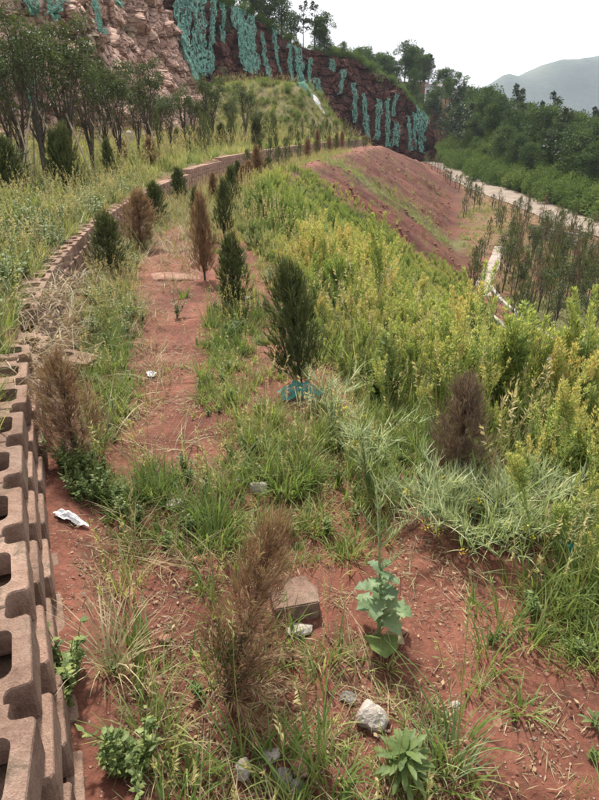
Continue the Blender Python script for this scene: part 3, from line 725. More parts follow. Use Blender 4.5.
def cypress_mesh(h, wd, n, mat, seed, dead=False, droop=0.0):
    g = np.random.default_rng(seed); mb = MB()
    mb.tube([(0, 0, -.05), (g.normal() * .01, g.normal() * .01, h * .5), (g.normal() * .02, g.normal() * .02, h * .93)], [h * .017 + .004, h * .011 + .002, .002], 5, m=1)
    # ascending sprays from the stem, each a twig with small scale-leaf leaflets
    f = g.uniform(.04, .93, n) ** .9
    hz = f * h; az = g.uniform(0, 2 * math.pi, n)
    prof = np.interp(f, [0, .12, .35, .6, .85, 1], [.5, .85, 1, .8, .42, .08])
    lump = 1 + .35 * np.sin(az * 2 + seed) * np.sin(f * 9 + seed) + .30 * np.sin(az * 3 - f * 14 + seed * 2) + .30 * g.normal(size=n)
    rad = .5 * wd * prof * lump
    up = h * g.uniform(.06, .26, n)
    base = np.stack([0 * f, 0 * f, hz], 1)
    mid = np.stack([np.cos(az) * rad * .75, np.sin(az) * rad * .75, hz + up * .45], 1)
    tip = np.stack([np.cos(az) * rad, np.sin(az) * rad, hz + up], 1)
    if droop: tip[:, 2] -= droop * up * g.uniform(.2, 1.6, n); 
    tnt = np.clip(.25 + .5 * g.random(n) + .2 * (f - .5), 0, 1)
    side = np.stack([-np.sin(az), np.cos(az), 0 * az], 1)
    mb.leaves(base, mid - base, side, np.linalg.norm(mid - base, axis=1) * 1.05, .006 * (h / .8), tint=tnt * .6, m=1 if dead else 0)
    mb.leaves(mid, tip - mid, side, np.linalg.norm(tip - mid, axis=1) * 1.3, .02 * (h / .8) * (.22 if dead else .6), tint=tnt)
    K = 12
    for k in range(K):
        q = .15 + .85 * k / K
        p = mid + (tip - mid) * q * g.uniform(.8, 1.1, (n, 1))
        dv = (tip - mid) / np.maximum(np.linalg.norm(tip - mid, axis=1, keepdims=True), 1e-6)
        dv = dv + side * g.normal(0, .55, (n, 1)) + g.normal(0, .35, (n, 3)) + np.array([0, 0, .35 if not droop else .1])
        mb.leaves(p, dv, g.normal(size=(n, 3)), (h / .8) * g.uniform(.03, .075, n), (h / .8) * g.uniform(.006, .012, n) * (.36 if dead else .7), tint=np.clip(tnt + g.normal(0, .15, n), 0, 1))
    return mb

def make_cypress(name, h, wd, n, mat, seed, dead=False, droop=0.0):
    mb = cypress_mesh(h, wd, n, mat, seed, dead, droop)
    # split stem and foliage into two parts
    root = empty(name, (0, 0, 0))
    st, fo = MB(), MB()
    st.v = mb.v[:1]; st.ti = mb.ti[:1]; st.q = mb.q[:1]; st.qm = [np.zeros_like(mb.qm[0])]; st.n = len(mb.v[0])
    k0 = len(mb.v[0])
    fo.v = mb.v[1:]; fo.ti = mb.ti[1:]; fo.q = [q - k0 for q in mb.q[1:]]; fo.qm = mb.qm[1:]
    st.build('stem', M['bark'], root); fo.build('foliage', [mat, M['deadc'] if dead else M['bark']], root)
    return root

def tree_parts(h, seed, crown_w, leafs, mat, stems=5, clear=.35, leaf=.075, dead_twigs=True):
    """tall nursery tree: bundle of upright limbs with leafy tops; returns trunk and crown builders"""
    g = np.random.default_rng(seed); tr, cr = MB(), MB()
    fork = h * g.uniform(.14, .24)
    tr.tube([(0, 0, -.1), (g.normal() * .02, g.normal() * .02, fork * .6), (0, 0, fork)], [.05 * h / 3, .042 * h / 3, .04 * h / 3], 7)
    tips = []
    for i in range(stems):
        a = 2 * math.pi * i / stems + g.uniform(-.4, .4); r = crown_w * .5 * g.uniform(.35, .95); top = h * g.uniform(.72, .98)
        pts = []
        for q in np.linspace(0, 1, 7):
            rr = r * q ** 1.25
            pts.append((math.cos(a) * rr + g.normal() * .02, math.sin(a) * rr + g.normal() * .02, fork * .8 + (top - fork * .8) * q))
        tr.tube(pts, np.linspace(.024, .005, 7) * h / 3, 5)
        for _ in range(10):
            q = g.uniform(.3, .95); b = np.array(pts[min(6, int(q * 6))]); a2 = g.uniform(0, 6.28)
            e = b + np.array([math.cos(a2) * .22, math.sin(a2) * .22, g.uniform(.2, .45)]) * (h / 3)
            tr.tube([b, (b + e) / 2 + g.normal(0, .02, 3), e], [.009 * h / 3, .006 * h / 3, .003 * h / 3], 4); tips.append((e, q))
        tips.append((np.array(pts[-1]), 1.))
    E = np.array([e for e, q in tips]); wq = np.array([.05 + max(0, (q - clear)) ** 1.1 * 1.8 for e, q in tips]); wq /= wq.sum()
    # leaf clumps round each twig end
    idx = g.choice(len(E), leafs, p=wq)
    cs = g.uniform(.10, .26, len(E)) * h / 3
    off = g.normal(size=(leafs, 3)); off /= np.linalg.norm(off, axis=1, keepdims=True); off *= (g.random((leafs, 1)) ** .45) * cs[idx][:, None] * np.array([1, 1, .85])
    P = E[idx] + off
    D = off / np.maximum(np.linalg.norm(off, axis=1, keepdims=True), 1e-6) + g.normal(0, .6, (leafs, 3))
    cl = g.uniform(0, 1, len(E))[idx]
    cr.leaves(P, D, g.normal(size=(leafs, 3)), g.uniform(.7, 1.4, leafs) * leaf, g.uniform(.32, .5, leafs) * leaf, tint=np.clip(.15 + .45 * cl + .35 * g.random(leafs), 0, 1), fold=.08)
    return tr, cr

def make_tree(name, h, seed, crown_w, leafs, mat, poles=0, **kw):
    root = empty(name, (0, 0, 0)); tr, cr = tree_parts(h, seed, crown_w, leafs, mat, **kw)
    tr.build('trunk', M['bark'], root); cr.build('crown', mat, root)
    g = np.random.default_rng(seed + 1)
    for i in range(poles):
        a = 2 * math.pi * i / max(1, poles) + g.uniform(-.3, .3); mb = MB()
        mb.tube([(math.cos(a) * .75, math.sin(a) * .75, -.1), (math.cos(a) * .05, math.sin(a) * .05, h * .46)], .017, 6); mb.build('support_pole', M['pole'], root)
    return root

def forest_parts(h, seed, kind):
    g = np.random.default_rng(seed); tr, cr = MB(), MB()
    if kind == 'pine':
        tr.tube([(0, 0, -.5), (g.normal() * .1, 0, h * .5), (g.normal() * .2, 0, h)], [.13, .09, .02], 6)
        n = 1500; lev = np.sort(g.uniform(.35, 1, 26)); b = g.integers(0, 26, n)
        azb = g.uniform(0, 6.28, 26); L = (1.05 - lev) * h * .38 + .35
        q = g.random(n) ** .6; a = azb[b] + g.normal(0, .28, n)
        r = q * L[b]; P = np.stack([np.cos(a) * r, np.sin(a) * r, lev[b] * h + r * .22 + g.normal(0, .16, n)], 1)
        D = np.stack([np.cos(a), np.sin(a), .5 + 0 * a], 1) + g.normal(0, .6, (n, 3))
        cr.leaves(P, D, g.normal(size=(n, 3)), g.uniform(.25, .5, n), g.uniform(.10, .2, n), tint=np.clip(g.normal(.5, .25, n), 0, 1))
        for i in range(26):
            tr.tube([(0, 0, lev[i] * h), (math.cos(azb[i]) * L[i] * .8, math.sin(azb[i]) * L[i] * .8, lev[i] * h + .2 * L[i])], [.04, .01], 4)
    else:
        tr.tube([(0, 0, -.5), (g.normal() * .1, g.normal() * .1, h * .35), (g.normal() * .2, g.normal() * .2, h * .75)], [.16, .12, .04], 6)
        nc = 26
        f = g.random(nc); a = g.uniform(0, 6.28, nc); zc = h * (.28 + .66 * f)
        rr = h * .30 * np.sqrt(np.clip(1 - ((f - .42) / .62) ** 2, .02, 1)) * g.uniform(.45, 1.05, nc)
        C = np.stack([np.cos(a) * rr, np.sin(a) * rr, zc], 1); cs = h * g.uniform(.075, .15, nc)
        for i in range(nc): tr.tube([(0, 0, zc[i] * .62), C[i] * np.array([.5, .5, 1]) - np.array([0, 0, cs[i] * .6]), C[i]], [.06, .04, .015], 4)
        n = 4200; i = g.integers(0, nc, n); off = g.normal(size=(n, 3)); off /= np.linalg.norm(off, axis=1, keepdims=True)
        P = C[i] + off * (g.random((n, 1)) ** .4) * cs[i][:, None] * np.array([1.15, 1.15, .8])
        tnt = np.clip(.2 + .4 * g.random(nc)[i] + .35 * g.random(n), 0, 1)
        cr.leaves(P, off + g.normal(0, .6, (n, 3)), g.normal(size=(n, 3)), g.uniform(.15, .32, n) * h / 7, g.uniform(.09, .19, n) * h / 7, tint=tnt, fold=.1)
    return tr, cr

# ------------------------------------------------------------------ wooded hill beyond the road and trees on the cliff top
protos = []
for k, (h, kind) in enumerate([(7, 'b'), (8, 'b'), (6, 'b'), (7.5, 'b'), (8.5, 'pine'), (7.5, 'pine')]):
    root = empty('hill_tree', (0, 0, -200)); tr, cr = forest_parts(h, 400 + k, kind)
    tr.build('trunk', M['bark'], root); cr.build('crown', M['pine'] if kind == 'pine' else M['forest'], root); protos.append(root)
used = set()
def plant(proto, loc, sc_, rz, name, label, cat, group):
    r = copy_tree(proto); r.name = name; r.location = loc; r.scale = sc_ if isinstance(sc_, tuple) else (sc_,) * 3; r.rotation_euler = (0, 0, rz)
    tag(r, label, cat, group); return r
cand = []
g = np.random.default_rng(17)
tries = 0
while len(cand) < 235 and tries < 9000:
    tries += 1
    y = g.uniform(46, 176); x = g.uniform(0, 78)
    az = math.degrees(math.atan2(x, y))
    if az > 31 or az < 3: continue
    if x < road_x(y) + 4.6 + (1 if y < 120 else 0) and y < 146: continue
    if y > 146 and x < 5: continue
    if any((x - a) ** 2 + (y - b) ** 2 < 3.4 ** 2 for a, b in cand): continue
    cand.append((x, y))
for (x, y) in cand:
    z = float(height(x, y)); u_, v_ = proj(x, y, z + 6)
    pine = g.random() < (.34 if y > 105 else .12)
    kk = int(g.integers(4, 6)) if pine else int(g.integers(0, 4))
    s_ = g.uniform(.8, 1.2) * (1.0 if y > 70 else .85)
    plant(protos[kk], (x, y, z - .1), (s_ * g.uniform(.9, 1.15), s_ * g.uniform(.9, 1.15), s_), g.uniform(0, 6.28), 'pine_tree' if pine else 'hill_tree',
          'dark pine rising among the trees of the wooded hill' if pine else 'leafy green tree in the dense wood beyond the dirt road', 'tree', 'pines on the wooded hill' if pine else 'leafy trees on the wooded hill')
for (px, back) in [(238, .5), (247, .9), (256, .45), (265, .7), (272, 1.1), (280, .5), (287, .8), (295, .45), (303, .9), (311, .6), (318, .35), (226, .8), (215, .6), (330, .3), (345, .35), (360, .4), (376, .5), (388, .6)]:
    tq, hq = cliff_at(px, 30 if px < 320 else 70)
    p = cliff_pt(tq + back * 3, 1 + .28 * back)
    big = px < 322
    kk = int(g.integers(0, 6))
    s_ = (g.uniform(.75, 1.0) if big else g.uniform(.3, .45))
    plant(protos[kk], tuple(p + np.array([0, 0, -.2])), s_, g.uniform(0, 6.28), 'cliff_top_tree' if big else 'cliff_top_bush',
          'dark tree standing on the top of the cliff' if big else 'small bushy tree on the lower cliff edge', 'tree', 'trees on the cliff top' if big else 'bushes on the cliff edge')

# pale house half hidden in the wood
hx_, hy_ = 36, 150
for yy in np.arange(120, 185, .5):
    dd = ray(432, 104); 
    if height(dd[0] / dd[1] * yy, yy) >= EYE + dd[2] / dd[1] * yy: break
hx_, hy_ = dd[0] / dd[1] * yy, yy
hz_ = float(height(hx_, hy_)) + 4.6
hs_ = empty('hill_house', (hx_, hy_, hz_ - 4.6), R(-14)); hs_.scale = (.62, .62, .5); tag(hs_, 'pale grey house half hidden among trees near the hilltop', 'house')
def bx(mb, x0, x1, y0, y1, z0, z1):
    mb.add([(x0, y0, z0), (x1, y0, z0), (x1, y1, z0), (x0, y1, z0), (x0, y0, z1), (x1, y0, z1), (x1, y1, z1), (x0, y1, z1)], [(0, 3, 2, 1), (4, 5, 6, 7), (0, 1, 5, 4), (1, 2, 6, 5), (2, 3, 7, 6), (3, 0, 4, 7)])
mb = MB(); bx(mb, -3, 3, -2, 2, -1, 7.2); mb.build('wall', M['house'], hs_)
mb = MB(); mb.add([(-3.3, -2.4, 7.22), (3.3, -2.4, 7.22), (3.3, 2.4, 7.22), (-3.3, 2.4, 7.22), (-3.3, 0, 8.6), (3.3, 0, 8.6)], [(0, 1, 5, 4), (2, 3, 4, 5), (0, 3, 2, 1)], [(0, 4, 3), (1, 2, 5)]); mb.build('roof', M['roof'], hs_)
for i in range(3):
    mb = MB(); bx(mb, -2.3 + 1.8 * i, -1.4 + 1.8 * i, -2.06, -1.9, 4.6, 5.9); mb.build('window', M['dark'], hs_)

# ------------------------------------------------------------------ young trees on the upper terrace
def up_pt(px, py):
    """where the pixel's line of sight meets the upper terrace"""
    d = ray(px, py); yy = np.arange(5, 50, .05); xx = d[0] / d[1] * yy; zz = EYE + d[2] / d[1] * yy
    ok = (height(xx, yy) >= zz) & (xx < xw(yy) - .6)
    y = float(yy[np.argmax(ok)]) if ok.any() else 36.0
    x = float(d[0] / d[1] * y); x = min(x, float(xw(y)) - .8)
    return x, y, float(height(x, y))
tp = [make_tree('young_tree', h, 500 + i, cw, lf, M['tree'], poles=pl, stems=stm, clear=.55, leaf=.07) for i, (h, cw, lf, pl, stm) in enumerate([(3.4, 1.25, 3300, 3, 9), (3.0, 1.4, 3100, 1, 9), (3.2, 1.0, 2500, 2, 8), (2.9, 1.5, 3300, 3, 10)])]
# photo base pixel, top y, proto, label
UT = [((48, 190), 18, 0, 'tallest young tree at far left of the upper terrace, reaching the nets'),
      ((75, 185), 40, 1, 'young tree right of the tallest one at the left, leaves brushing its crown'),
      ((95, 178), 52, 2, 'slim young tree with a bare pole leaning against it, left of the pink rocks'),
      ((28, 182), 48, 2, 'thin young tree at the left edge before the pale net'),
      ((122, 172), 68, 3, 'broad young tree in front of the pink rock slabs, left of the pale boulder'),
      ((152, 166), 74, 1, 'round topped young tree right of the pale boulder'),
      ((172, 156), 96, 2, 'narrow young tree between two round topped ones'),
      ((186, 152), 90, 0, 'upright young tree behind the dark shrub row'),
      ((213, 148), 82, 3, 'round headed dark young tree under the broad net sheet'),
      ((246, 145), 92, 1, 'round headed young tree at the foot of the grassy mound'),
      ((205, 145), 100, 2, 'small young tree just left of the round headed pair'),
      ((232, 143), 100, 0, 'slender young tree between the round headed pair'),
      ((140, 160), 90, 2, 'thin young tree behind the pale boulder'),
      ((108, 165), 76, 0, 'upright young tree left of the pink slabs with a forked stem'),
      ((16, 170), 70, 1, 'leafy young tree behind the rounded dark shrub at the left edge'),
      ((160, 154), 98, 3, 'low spreading young tree at the foot of the pink slabs'),
      ((194, 146), 104, 1, 'small leafy tree in the back of the shrub row'),
      ((262, 141), 112, 3, 'lowest young tree right of the round headed pair on the mound foot')]
for (bp, ty, pk, lab) in UT:
    # base on the upper terrace (about half a metre above the lower one, rising slightly)
    x, y, z = up_pt(*bp)
    d = ray(299.5, ty); hgt = EYE + y * d[2] / d[1] - z
    s_ = hgt * 1.12 / [3.4, 3.0, 3.2, 2.9][pk]
    plant(tp[pk], (x, y, z), (min(s_, 1.5) * rb.uniform(.9, 1.1), min(s_, 1.5) * rb.uniform(.9, 1.1), s_), rb.uniform(0, 6.28), 'young_tree', lab, 'tree', 'young trees on the upper terrace')

# ------------------------------------------------------------------ cypress shrubs
cyp = [make_cypress('young_cypress', .8, w_, n_, M['cypress'], 600 + i) for i, (w_, n_) in enumerate([(.30, 560), (.24, 480), (.34, 600)])]
cyb = [make_cypress('browning_cypress', .8, w_, n_, M['deadc'], 620 + i, True) for i, (w_, n_) in enumerate([(.26, 900), (.30, 900)])]
cyb.append(make_cypress('browning_cypress', .8, .30, 440, M['deadc'], 633, True, .12)); cyb.append(make_cypress('browning_cypress', .8, .30, 520, M['deadc'], 634, True, .1))
cyg = [make_cypress('grey_cypress', .8, .34, 1000, M['greydead'], 640, True)]
far = [make_cypress('small_cypress', .8, w_, 110, M['cypress'], 660 + i) for i, w_ in enumerate([.26, .32])]
allp = {'g': cyp, 'd': cyb, 'y': cyg, 'f': far}
def put_cypress(bp, ty, kind, pk, wpx, lab, name='young_cypress', z=0.0, lean=(0, 0), group='cypress shrubs along the terrace', hs=None, cat='cypress'):
    if z > .3: x, y, z = up_pt(*bp)
    else:
        for _ in range(4):
            x, y = ground(bp[0], bp[1], z); z = float(height(x, y))
    d = ray(299.5, ty); hgt = EYE + y * d[2] / d[1] - z
    hgt *= .88
    if hs: hgt = hs
    dep = math.hypot(y, EYE - z) ; wd = wpx / 578.0 * (y * math.cos(PITCH) + (EYE - z) * math.sin(PITCH))
    base_w = {'g': [.30, .24, .34], 'd': [.26, .30, .30, .30], 'y': [.34], 'f': [.26, .32]}[kind][pk]
    r = plant(allp[kind][pk], (x, y, z - .01), (wd * .85 / base_w, wd * .85 / base_w, hgt / .8), rb.uniform(0, 6.28), name, lab, cat, group)
    r.rotation_mode = 'XYZ'
    Rz = Matrix.Rotation(r.rotation_euler.z, 4, 'Z'); Rl = Matrix.Rotation(lean[0], 4, 'Y') @ Matrix.Rotation(lean[1], 4, 'X')
    r.rotation_euler = (Rl @ Rz).to_euler()
    return r
TC = [((302, 388), 258, 'g', 2, 50, 'largest dark green cypress, in front of the weeds above the teal net', 0, (-.12, 0)),
      ((112, 277), 210, 'g', 0, 32, 'bushy green cypress against the block wall', 0, (0, 0)),
      ((205, 280), 190, 'd', 0, 22, 'tall brown cypress left of the green one beside the bare path', 0, (0, 0)),
      ((234, 312), 232, 'g', 1, 30, 'green cypress right of the tall brown one by the path', 0, (0, 0)),
      ((224, 238), 178, 'g', 1, 18, 'slim dark green cypress behind the tall brown one', 0, (.04, 0)),
      ((141, 250), 188, 'd', 1, 30, 'rust brown dead cypress behind the bushy green one at the wall', 0, (.05, 0)),
      ((157, 226), 180, 'g', 0, 20, 'dark cypress just right of the rust brown one near the wall', 0, (0, 0)),
      ((180, 206), 167, 'g', 1, 17, 'small green cypress close to the wall beyond the rust brown one', 0, (0, 0)),
      ((232, 206), 165, 'g', 2, 15, 'small dark cypress at the far end of the bare path', 0, (0, 0)),
      ((249, 186), 160, 'd', 0, 12, 'small brownish cypress by the wall bend', 0, (0, 0)),
      ((243, 190), 164, 'd', 1, 9, 'thin brown cypress left of the wall bend', 0, (0, 0)),
      ((268, 172), 157, 'g', 0, 10, 'tiny green cypress past the wall bend', 0, (0, 0)),
      ((197, 226), 186, 'g', 1, 11, 'narrow green cypress on the left of the path behind the tall brown one', 0, (0, 0)),
      ((238, 186), 160, 'g', 1, 9, 'narrow green cypress just left of the brownish pair at the wall bend', 0, (0, 0)),
      ((259, 178), 157, 'g', 0, 9, 'narrow dark cypress between the brownish one and the tiny one at the wall bend', 0, (0, 0)),
      ((214, 205), 172, 'd', 0, 10, 'thin brownish cypress in the middle of the far path', 0, (0, 0)),
      ((80, 468), 348, 'd', 3, 58, 'feathery brown dead cypress leaning over the block wall', 0, (-.05, 0)),
      ((224, 700), 505, 'd', 2, 66, 'large reddish dead cypress leaning right in the foreground', 0, (.24, .0)),
      ((458, 488), 374, 'y', 0, 50, 'grey brown dead cypress standing among the right hand weeds', 0, (-.04, 0))]
for bp, ty, kd, pk, wp, lab, z, ln in TC:
    put_cypress(bp, ty, kd, pk, wp, lab, 'dead_cypress' if kd in 'dy' else 'young_cypress', z, ln, hs=.73 if bp[1] == 700 else None)
# fallen fronds spread round the foot of the big dead cypress
big = [o for o in bpy.data.objects if o.get('label', '').startswith('large reddish dead cypress')][0]
g2 = np.random.default_rng(33)
for k in range(9):
    a = -1.1 + 2.0 * k / 8 + g2.normal() * .15; L = g2.uniform(.16, .30); mb = MB(); pts = []
    for q in np.linspace(0, 1, 6): pts.append((math.cos(a) * L * q, math.sin(a) * L * q, .14 * math.sin(q * 2.6) * (1 - .2 * (k % 3)) + .005))
    pts = np.array(pts); mb.tube(pts, np.linspace(.004, .001, 6), 4, tint=.2)
    kk = 170; q = g2.uniform(.12, 1, kk); pp = np.stack([np.interp(q, np.linspace(0, 1, 6), pts[:, i]) for i in range(3)], 1)
    D = np.tile(np.array([math.cos(a), math.sin(a), -.1]), (kk, 1)) + g2.normal(0, .55, (kk, 3))
    mb.leaves(pp, D, g2.normal(size=(kk, 3)), g2.uniform(.02, .06, kk), g2.uniform(.0015, .004, kk), tint=np.clip(g2.normal(.62, .2, kk), 0, 1))
    fr = mb.build('fallen_frond', M['deadc']); fr.parent = big
    fr.matrix_parent_inverse = (Matrix.Translation(big.location) @ big.rotation_euler.to_matrix().to_4x4() @ Matrix.Diagonal((*big.scale, 1))).inverted()
    fr.location = big.location
gm = MB(); kk = 500
pp = np.clip(g2.normal(0, 1, (kk, 3)), -1.6, 1.6) * np.array([.03, .03, .08]) + np.array([.03, 0, .18])
gm.leaves(pp, np.stack([g2.normal(.3, .4, kk), g2.normal(0, .4, kk), np.ones(kk)], 1), g2.normal(size=(kk, 3)), g2.uniform(.03, .07, kk), .004, tint=g2.random(kk) * .7)
fr = gm.build('green_shoots', M['cypress']); fr.parent = big; fr.matrix_parent_inverse = (Matrix.Translation(big.location) @ big.rotation_euler.to_matrix().to_4x4() @ Matrix.Diagonal((*big.scale, 1))).inverted(); fr.location = big.location
# tiny shrubs lining the far terrace edge and the top of the wall
g = np.random.default_rng(23)
for k, yv in enumerate(np.concatenate([np.arange(24, 40, 1.5), np.arange(40, 80, 2.0)])):
    x = float(xw(yv)) + g.uniform(.7, 1.4); z = float(height(x, yv)); dead = g.random() < .3
    pr = allp['d' if dead else 'f'][int(g.integers(0, 2))]
    plant(pr, (x, yv, z), (1.6, 1.6, g.uniform(1.2, 2.0)), g.uniform(0, 6.28), 'small_cypress', 'tiny upright cypress in the row below the far wall', 'cypress', 'row of cypresses below the far wall')
for k, yv in enumerate(np.arange(23, 82, 1.25)):
    x = float(xw(yv)) - g.uniform(1.2, 2.6); z = float(height(x, yv))
    plant(far[int(g.integers(0, 2))], (x, yv, z), (1.5, 1.5, g.uniform(1.3, 2.3)), g.uniform(0, 6.28), 'small_cypress', 'upright dark cypress in the row above the far wall', 'cypress', 'row of cypresses above the far wall')
# cypress columns among the trees of the upper terrace
for bp, ty, kd, pk, wp, lab in [((62, 196), 128, 'g', 0, 20, 'dark column cypress under the tallest young tree'), ((72, 197), 122, 'g', 2, 24, 'dark bushy column cypress right beside the first one under the tall tree'),
        ((112, 188), 138, 'g', 1, 14, 'dark column cypress left of the pale boulder'), ((124, 168), 138, 'd', 0, 12, 'brown column cypress beside the pale boulder'),
        ((152, 170), 136, 'd', 1, 14, 'brown shaggy cypress at the foot of the round topped tree'), ((8, 200), 132, 'g', 2, 46, 'rounded dark shrub at the left edge of the upper terrace'),
        ((178, 150), 128, 'g', 1, 10, 'dark slim cypress below the upright tree in the shrub row'), ((200, 150), 126, 'd', 0, 10, 'brown slim cypress left of the round headed tree'),
        ((222, 150), 122, 'g', 0, 11, 'green slim cypress under the round headed tree'), ((274, 143), 118, 'g', 0, 12, 'single neat dark cypress at the foot of the mound')]:
    put_cypress(bp, ty, kd, pk, wp, lab, 'column_cypress', WT + .05, group='cypresses on the upper terrace')

# lower terrace: young trees and cypress rows
lt = [make_tree('nursery_tree', h, 700 + i, cw, 700, M['tree'], poles=3, stems=5, clear=.3, leaf=.12) for i, (h, cw) in enumerate([(3.2, 1.0), (2.8, 1.15), (3.4, .8)])]
lc = [make_cypress('small_cypress', .8, w_, 70, M['cypress'], 720 + i) for i, w_ in enumerate([.26, .34])]
ld = make_cypress('small_cypress', .8, .26, 70, M['greydead'], 730, True)
def lowpt(px, py):
    z = LZ
    for _ in range(4):
        x, y = ground(px, py, z); z = float(height(x, y))
    return x, y, z
g = np.random.default_rng(29)
taken = []
for (px, py) in [(515, 262), (520, 300), (500, 270), (545, 300), (536, 285), (556, 318), (575, 300), (570, 332), (592, 318), (590, 345), (560, 282), (585, 282), (530, 268), (548, 265), (572, 268), (596, 262), (505, 285), (597, 296), (606, 330), (612, 300), (510, 250), (524, 282), (538, 312), (552, 340), (566, 352), (584, 330), (540, 258), (556, 255), (566, 300), (578, 314), (588, 300), (528, 250), (582, 255)]:
    x, y, z = lowpt(px, py)
    plant(lt[int(g.integers(0, 3))], (x, y, z), g.uniform(.6, .9), g.uniform(0, 6.28), 'nursery_tree', 'young staked tree on the lower terrace beside the path', 'tree', 'staked trees on the lower terrace')
for k in range(170):
    px = g.uniform(440, 625); py = g.uniform(196, 330)
    if py < 196 + (px - 440) * .16 or px < 498 and py > 228: continue
    x, y, z = lowpt(px, py)
    if x > road_x(y) - 3.6 or x < xw(y) + width(y) + 11: continue
    plant(ld if g.random() < .35 else lc[int(g.integers(0, 2))], (x, y, z), (2.4, 2.4, g.uniform(1.8, 3.4)), g.uniform(0, 6.28), 'small_cypress', 'upright dark cypress planted on the lower terrace', 'cypress', 'cypresses planted on the lower terrace')
for f in np.linspace(0, 1, 15):    # row at the foot of the red slope and along the path
    px = np.interp(f, [0, .35, .5, 1], [492, 474, 480, 596]); py = np.interp(f, [0, .35, .5, 1], [245, 285, 306, 408])
    x, y, z = lowpt(px - 4, py)
    plant(lc[int(g.integers(0, 2))], (x, y, z), (2.2, 2.2, g.uniform(1.6, 2.3)), g.uniform(0, 6.28), 'small_cypress', 'dark cypress in the row between red slope and lower path', 'cypress', 'cypress row beside the lower path')
for f in np.linspace(0, 1, 40):    # low scrub line below the road
    y = 45 + 60 * f; x = float(road_x(y)) - 3.6 - g.uniform(0, 2.5); z = float(height(x, y))
    plant(ld if g.random() < .5 else lc[0], (x, y, z), (3, 3, g.uniform(1.2, 2.4)), g.uniform(0, 6.28), 'road_side_cypress', 'small dark cypress along the near side of the dirt road', 'cypress', 'cypresses along the dirt road')

for r in protos + tp + cyp + cyb + cyg + far + lt + lc + [ld]:     # the masters themselves are not planted
    for c in list(r.children): bpy.data.objects.remove(c)
    bpy.data.objects.remove(r)

# ------------------------------------------------------------------ scattered ground cover (stuff): instanced by geometry nodes
def proto_obj(mb, name, mats): return mb.build(name, mats, linkit=False)

def scatter(name, label, protos, P, rz, scale, idx, tint, tilt=None):
    pc = bpy.data.collections.new(name + '_sources')
    for i, o in enumerate(protos): o.name = '%s_source_%02d' % (name, i); pc.objects.link(o)
    me = bpy.data.meshes.new(name); n = len(P)
    me.vertices.add(n); me.vertices.foreach_set('co', np.asarray(P, np.float32).ravel())
    rot = np.zeros((n, 3), np.float32); rot[:, 2] = rz
    if tilt is not None: rot[:, :2] = tilt
    scale = np.asarray(scale, np.float32)
    if scale.ndim == 1: scale = np.repeat(scale[:, None], 3, 1)
    for nm, tp_, key, arr in (('rot', 'FLOAT_VECTOR', 'vector', rot), ('scl', 'FLOAT_VECTOR', 'vector', scale), ('pick', 'INT', 'value', np.asarray(idx, np.int32)), ('itint', 'FLOAT', 'value', np.asarray(tint, np.float32))):
        a = me.attributes.new(nm, tp_, 'POINT'); a.data.foreach_set(key, arr.ravel())
    o = link(bpy.data.objects.new(name, me)); tag(o, label, kind='stuff')
    ng = bpy.data.node_groups.new(name, 'GeometryNodeTree')
    ng.interface.new_socket('Geometry', in_out='INPUT', socket_type='NodeSocketGeometry'); ng.interface.new_socket('Geometry', in_out='OUTPUT', socket_type='NodeSocketGeometry')
    gi = ng.nodes.new('NodeGroupInput'); go = ng.nodes.new('NodeGroupOutput'); ip = ng.nodes.new('GeometryNodeInstanceOnPoints')
    ci = ng.nodes.new('GeometryNodeCollectionInfo'); ci.inputs['Collection'].default_value = pc; ci.inputs['Separate Children'].default_value = True; ci.inputs['Reset Children'].default_value = True
    def na(nm, ty):
        q = ng.nodes.new('GeometryNodeInputNamedAttribute'); q.data_type = ty; q.inputs['Name'].default_value = nm; return q.outputs['Attribute']
    e2r = ng.nodes.new('FunctionNodeEulerToRotation')
    ng.links.new(na('rot', 'FLOAT_VECTOR'), e2r.inputs[0]); ng.links.new(e2r.outputs[0], ip.inputs['Rotation'])
    ng.links.new(na('scl', 'FLOAT_VECTOR'), ip.inputs['Scale']); ng.links.new(na('pick', 'INT'), ip.inputs['Instance Index'])
    ip.inputs['Pick Instance'].default_value = True
    ng.links.new(gi.outputs[0], ip.inputs['Points']); ng.links.new(ci.outputs[0], ip.inputs['Instance']); ng.links.new(ip.outputs[0], go.inputs[0])
    md = o.modifiers.new('scatter', 'NODES'); md.node_group = ng
    return o

def grass_tuft(seed, n, h, spread, bend, wid, mat_t=(.2, .7), heads=0):
    g = np.random.default_rng(seed); mb = MB()
    a = g.uniform(0, 6.28, n); r = spread * np.sqrt(g.random(n))
    P = np.stack([np.cos(a) * r, np.sin(a) * r, np.full(n, -.015)], 1)
    mb.blades(P, a + g.normal(0, .8, n), h * g.uniform(.45, 1.1, n), wid * g.uniform(.7, 1.3, n), g.uniform(.05, .5, n), bend * g.uniform(.3, 1.4, n), tint=g.uniform(*mat_t, n), seg=4)
    for i in range(heads):
        az = g.uniform(0, 6.28); L = h * g.uniform(1.1, 1.6)
        x = g.normal(0, .03); y = g.normal(0, .03); b = g.uniform(.1, .45)
        top = np.array([x + math.cos(az) * L * b, y + math.sin(az) * L * b, L])
        mb.tube([(x, y, 0), (x + math.cos(az) * L * b * .4, y + math.sin(az) * L * b * .4, L * .55), top], [.0018, .0015, .001], 3, tint=.8)
        k = 14; q = g.uniform(.72, 1, k)
        mb.leaves(np.array([x, y, 0]) + (top - np.array([x, y, 0])) * q[:, None], np.tile(np.array([math.cos(az) * .4, math.sin(az) * .4, .8]), (k, 1)) + g.normal(0, .5, (k, 3)), g.normal(size=(k, 3)), .025, .006, tint=.95)
    return mb

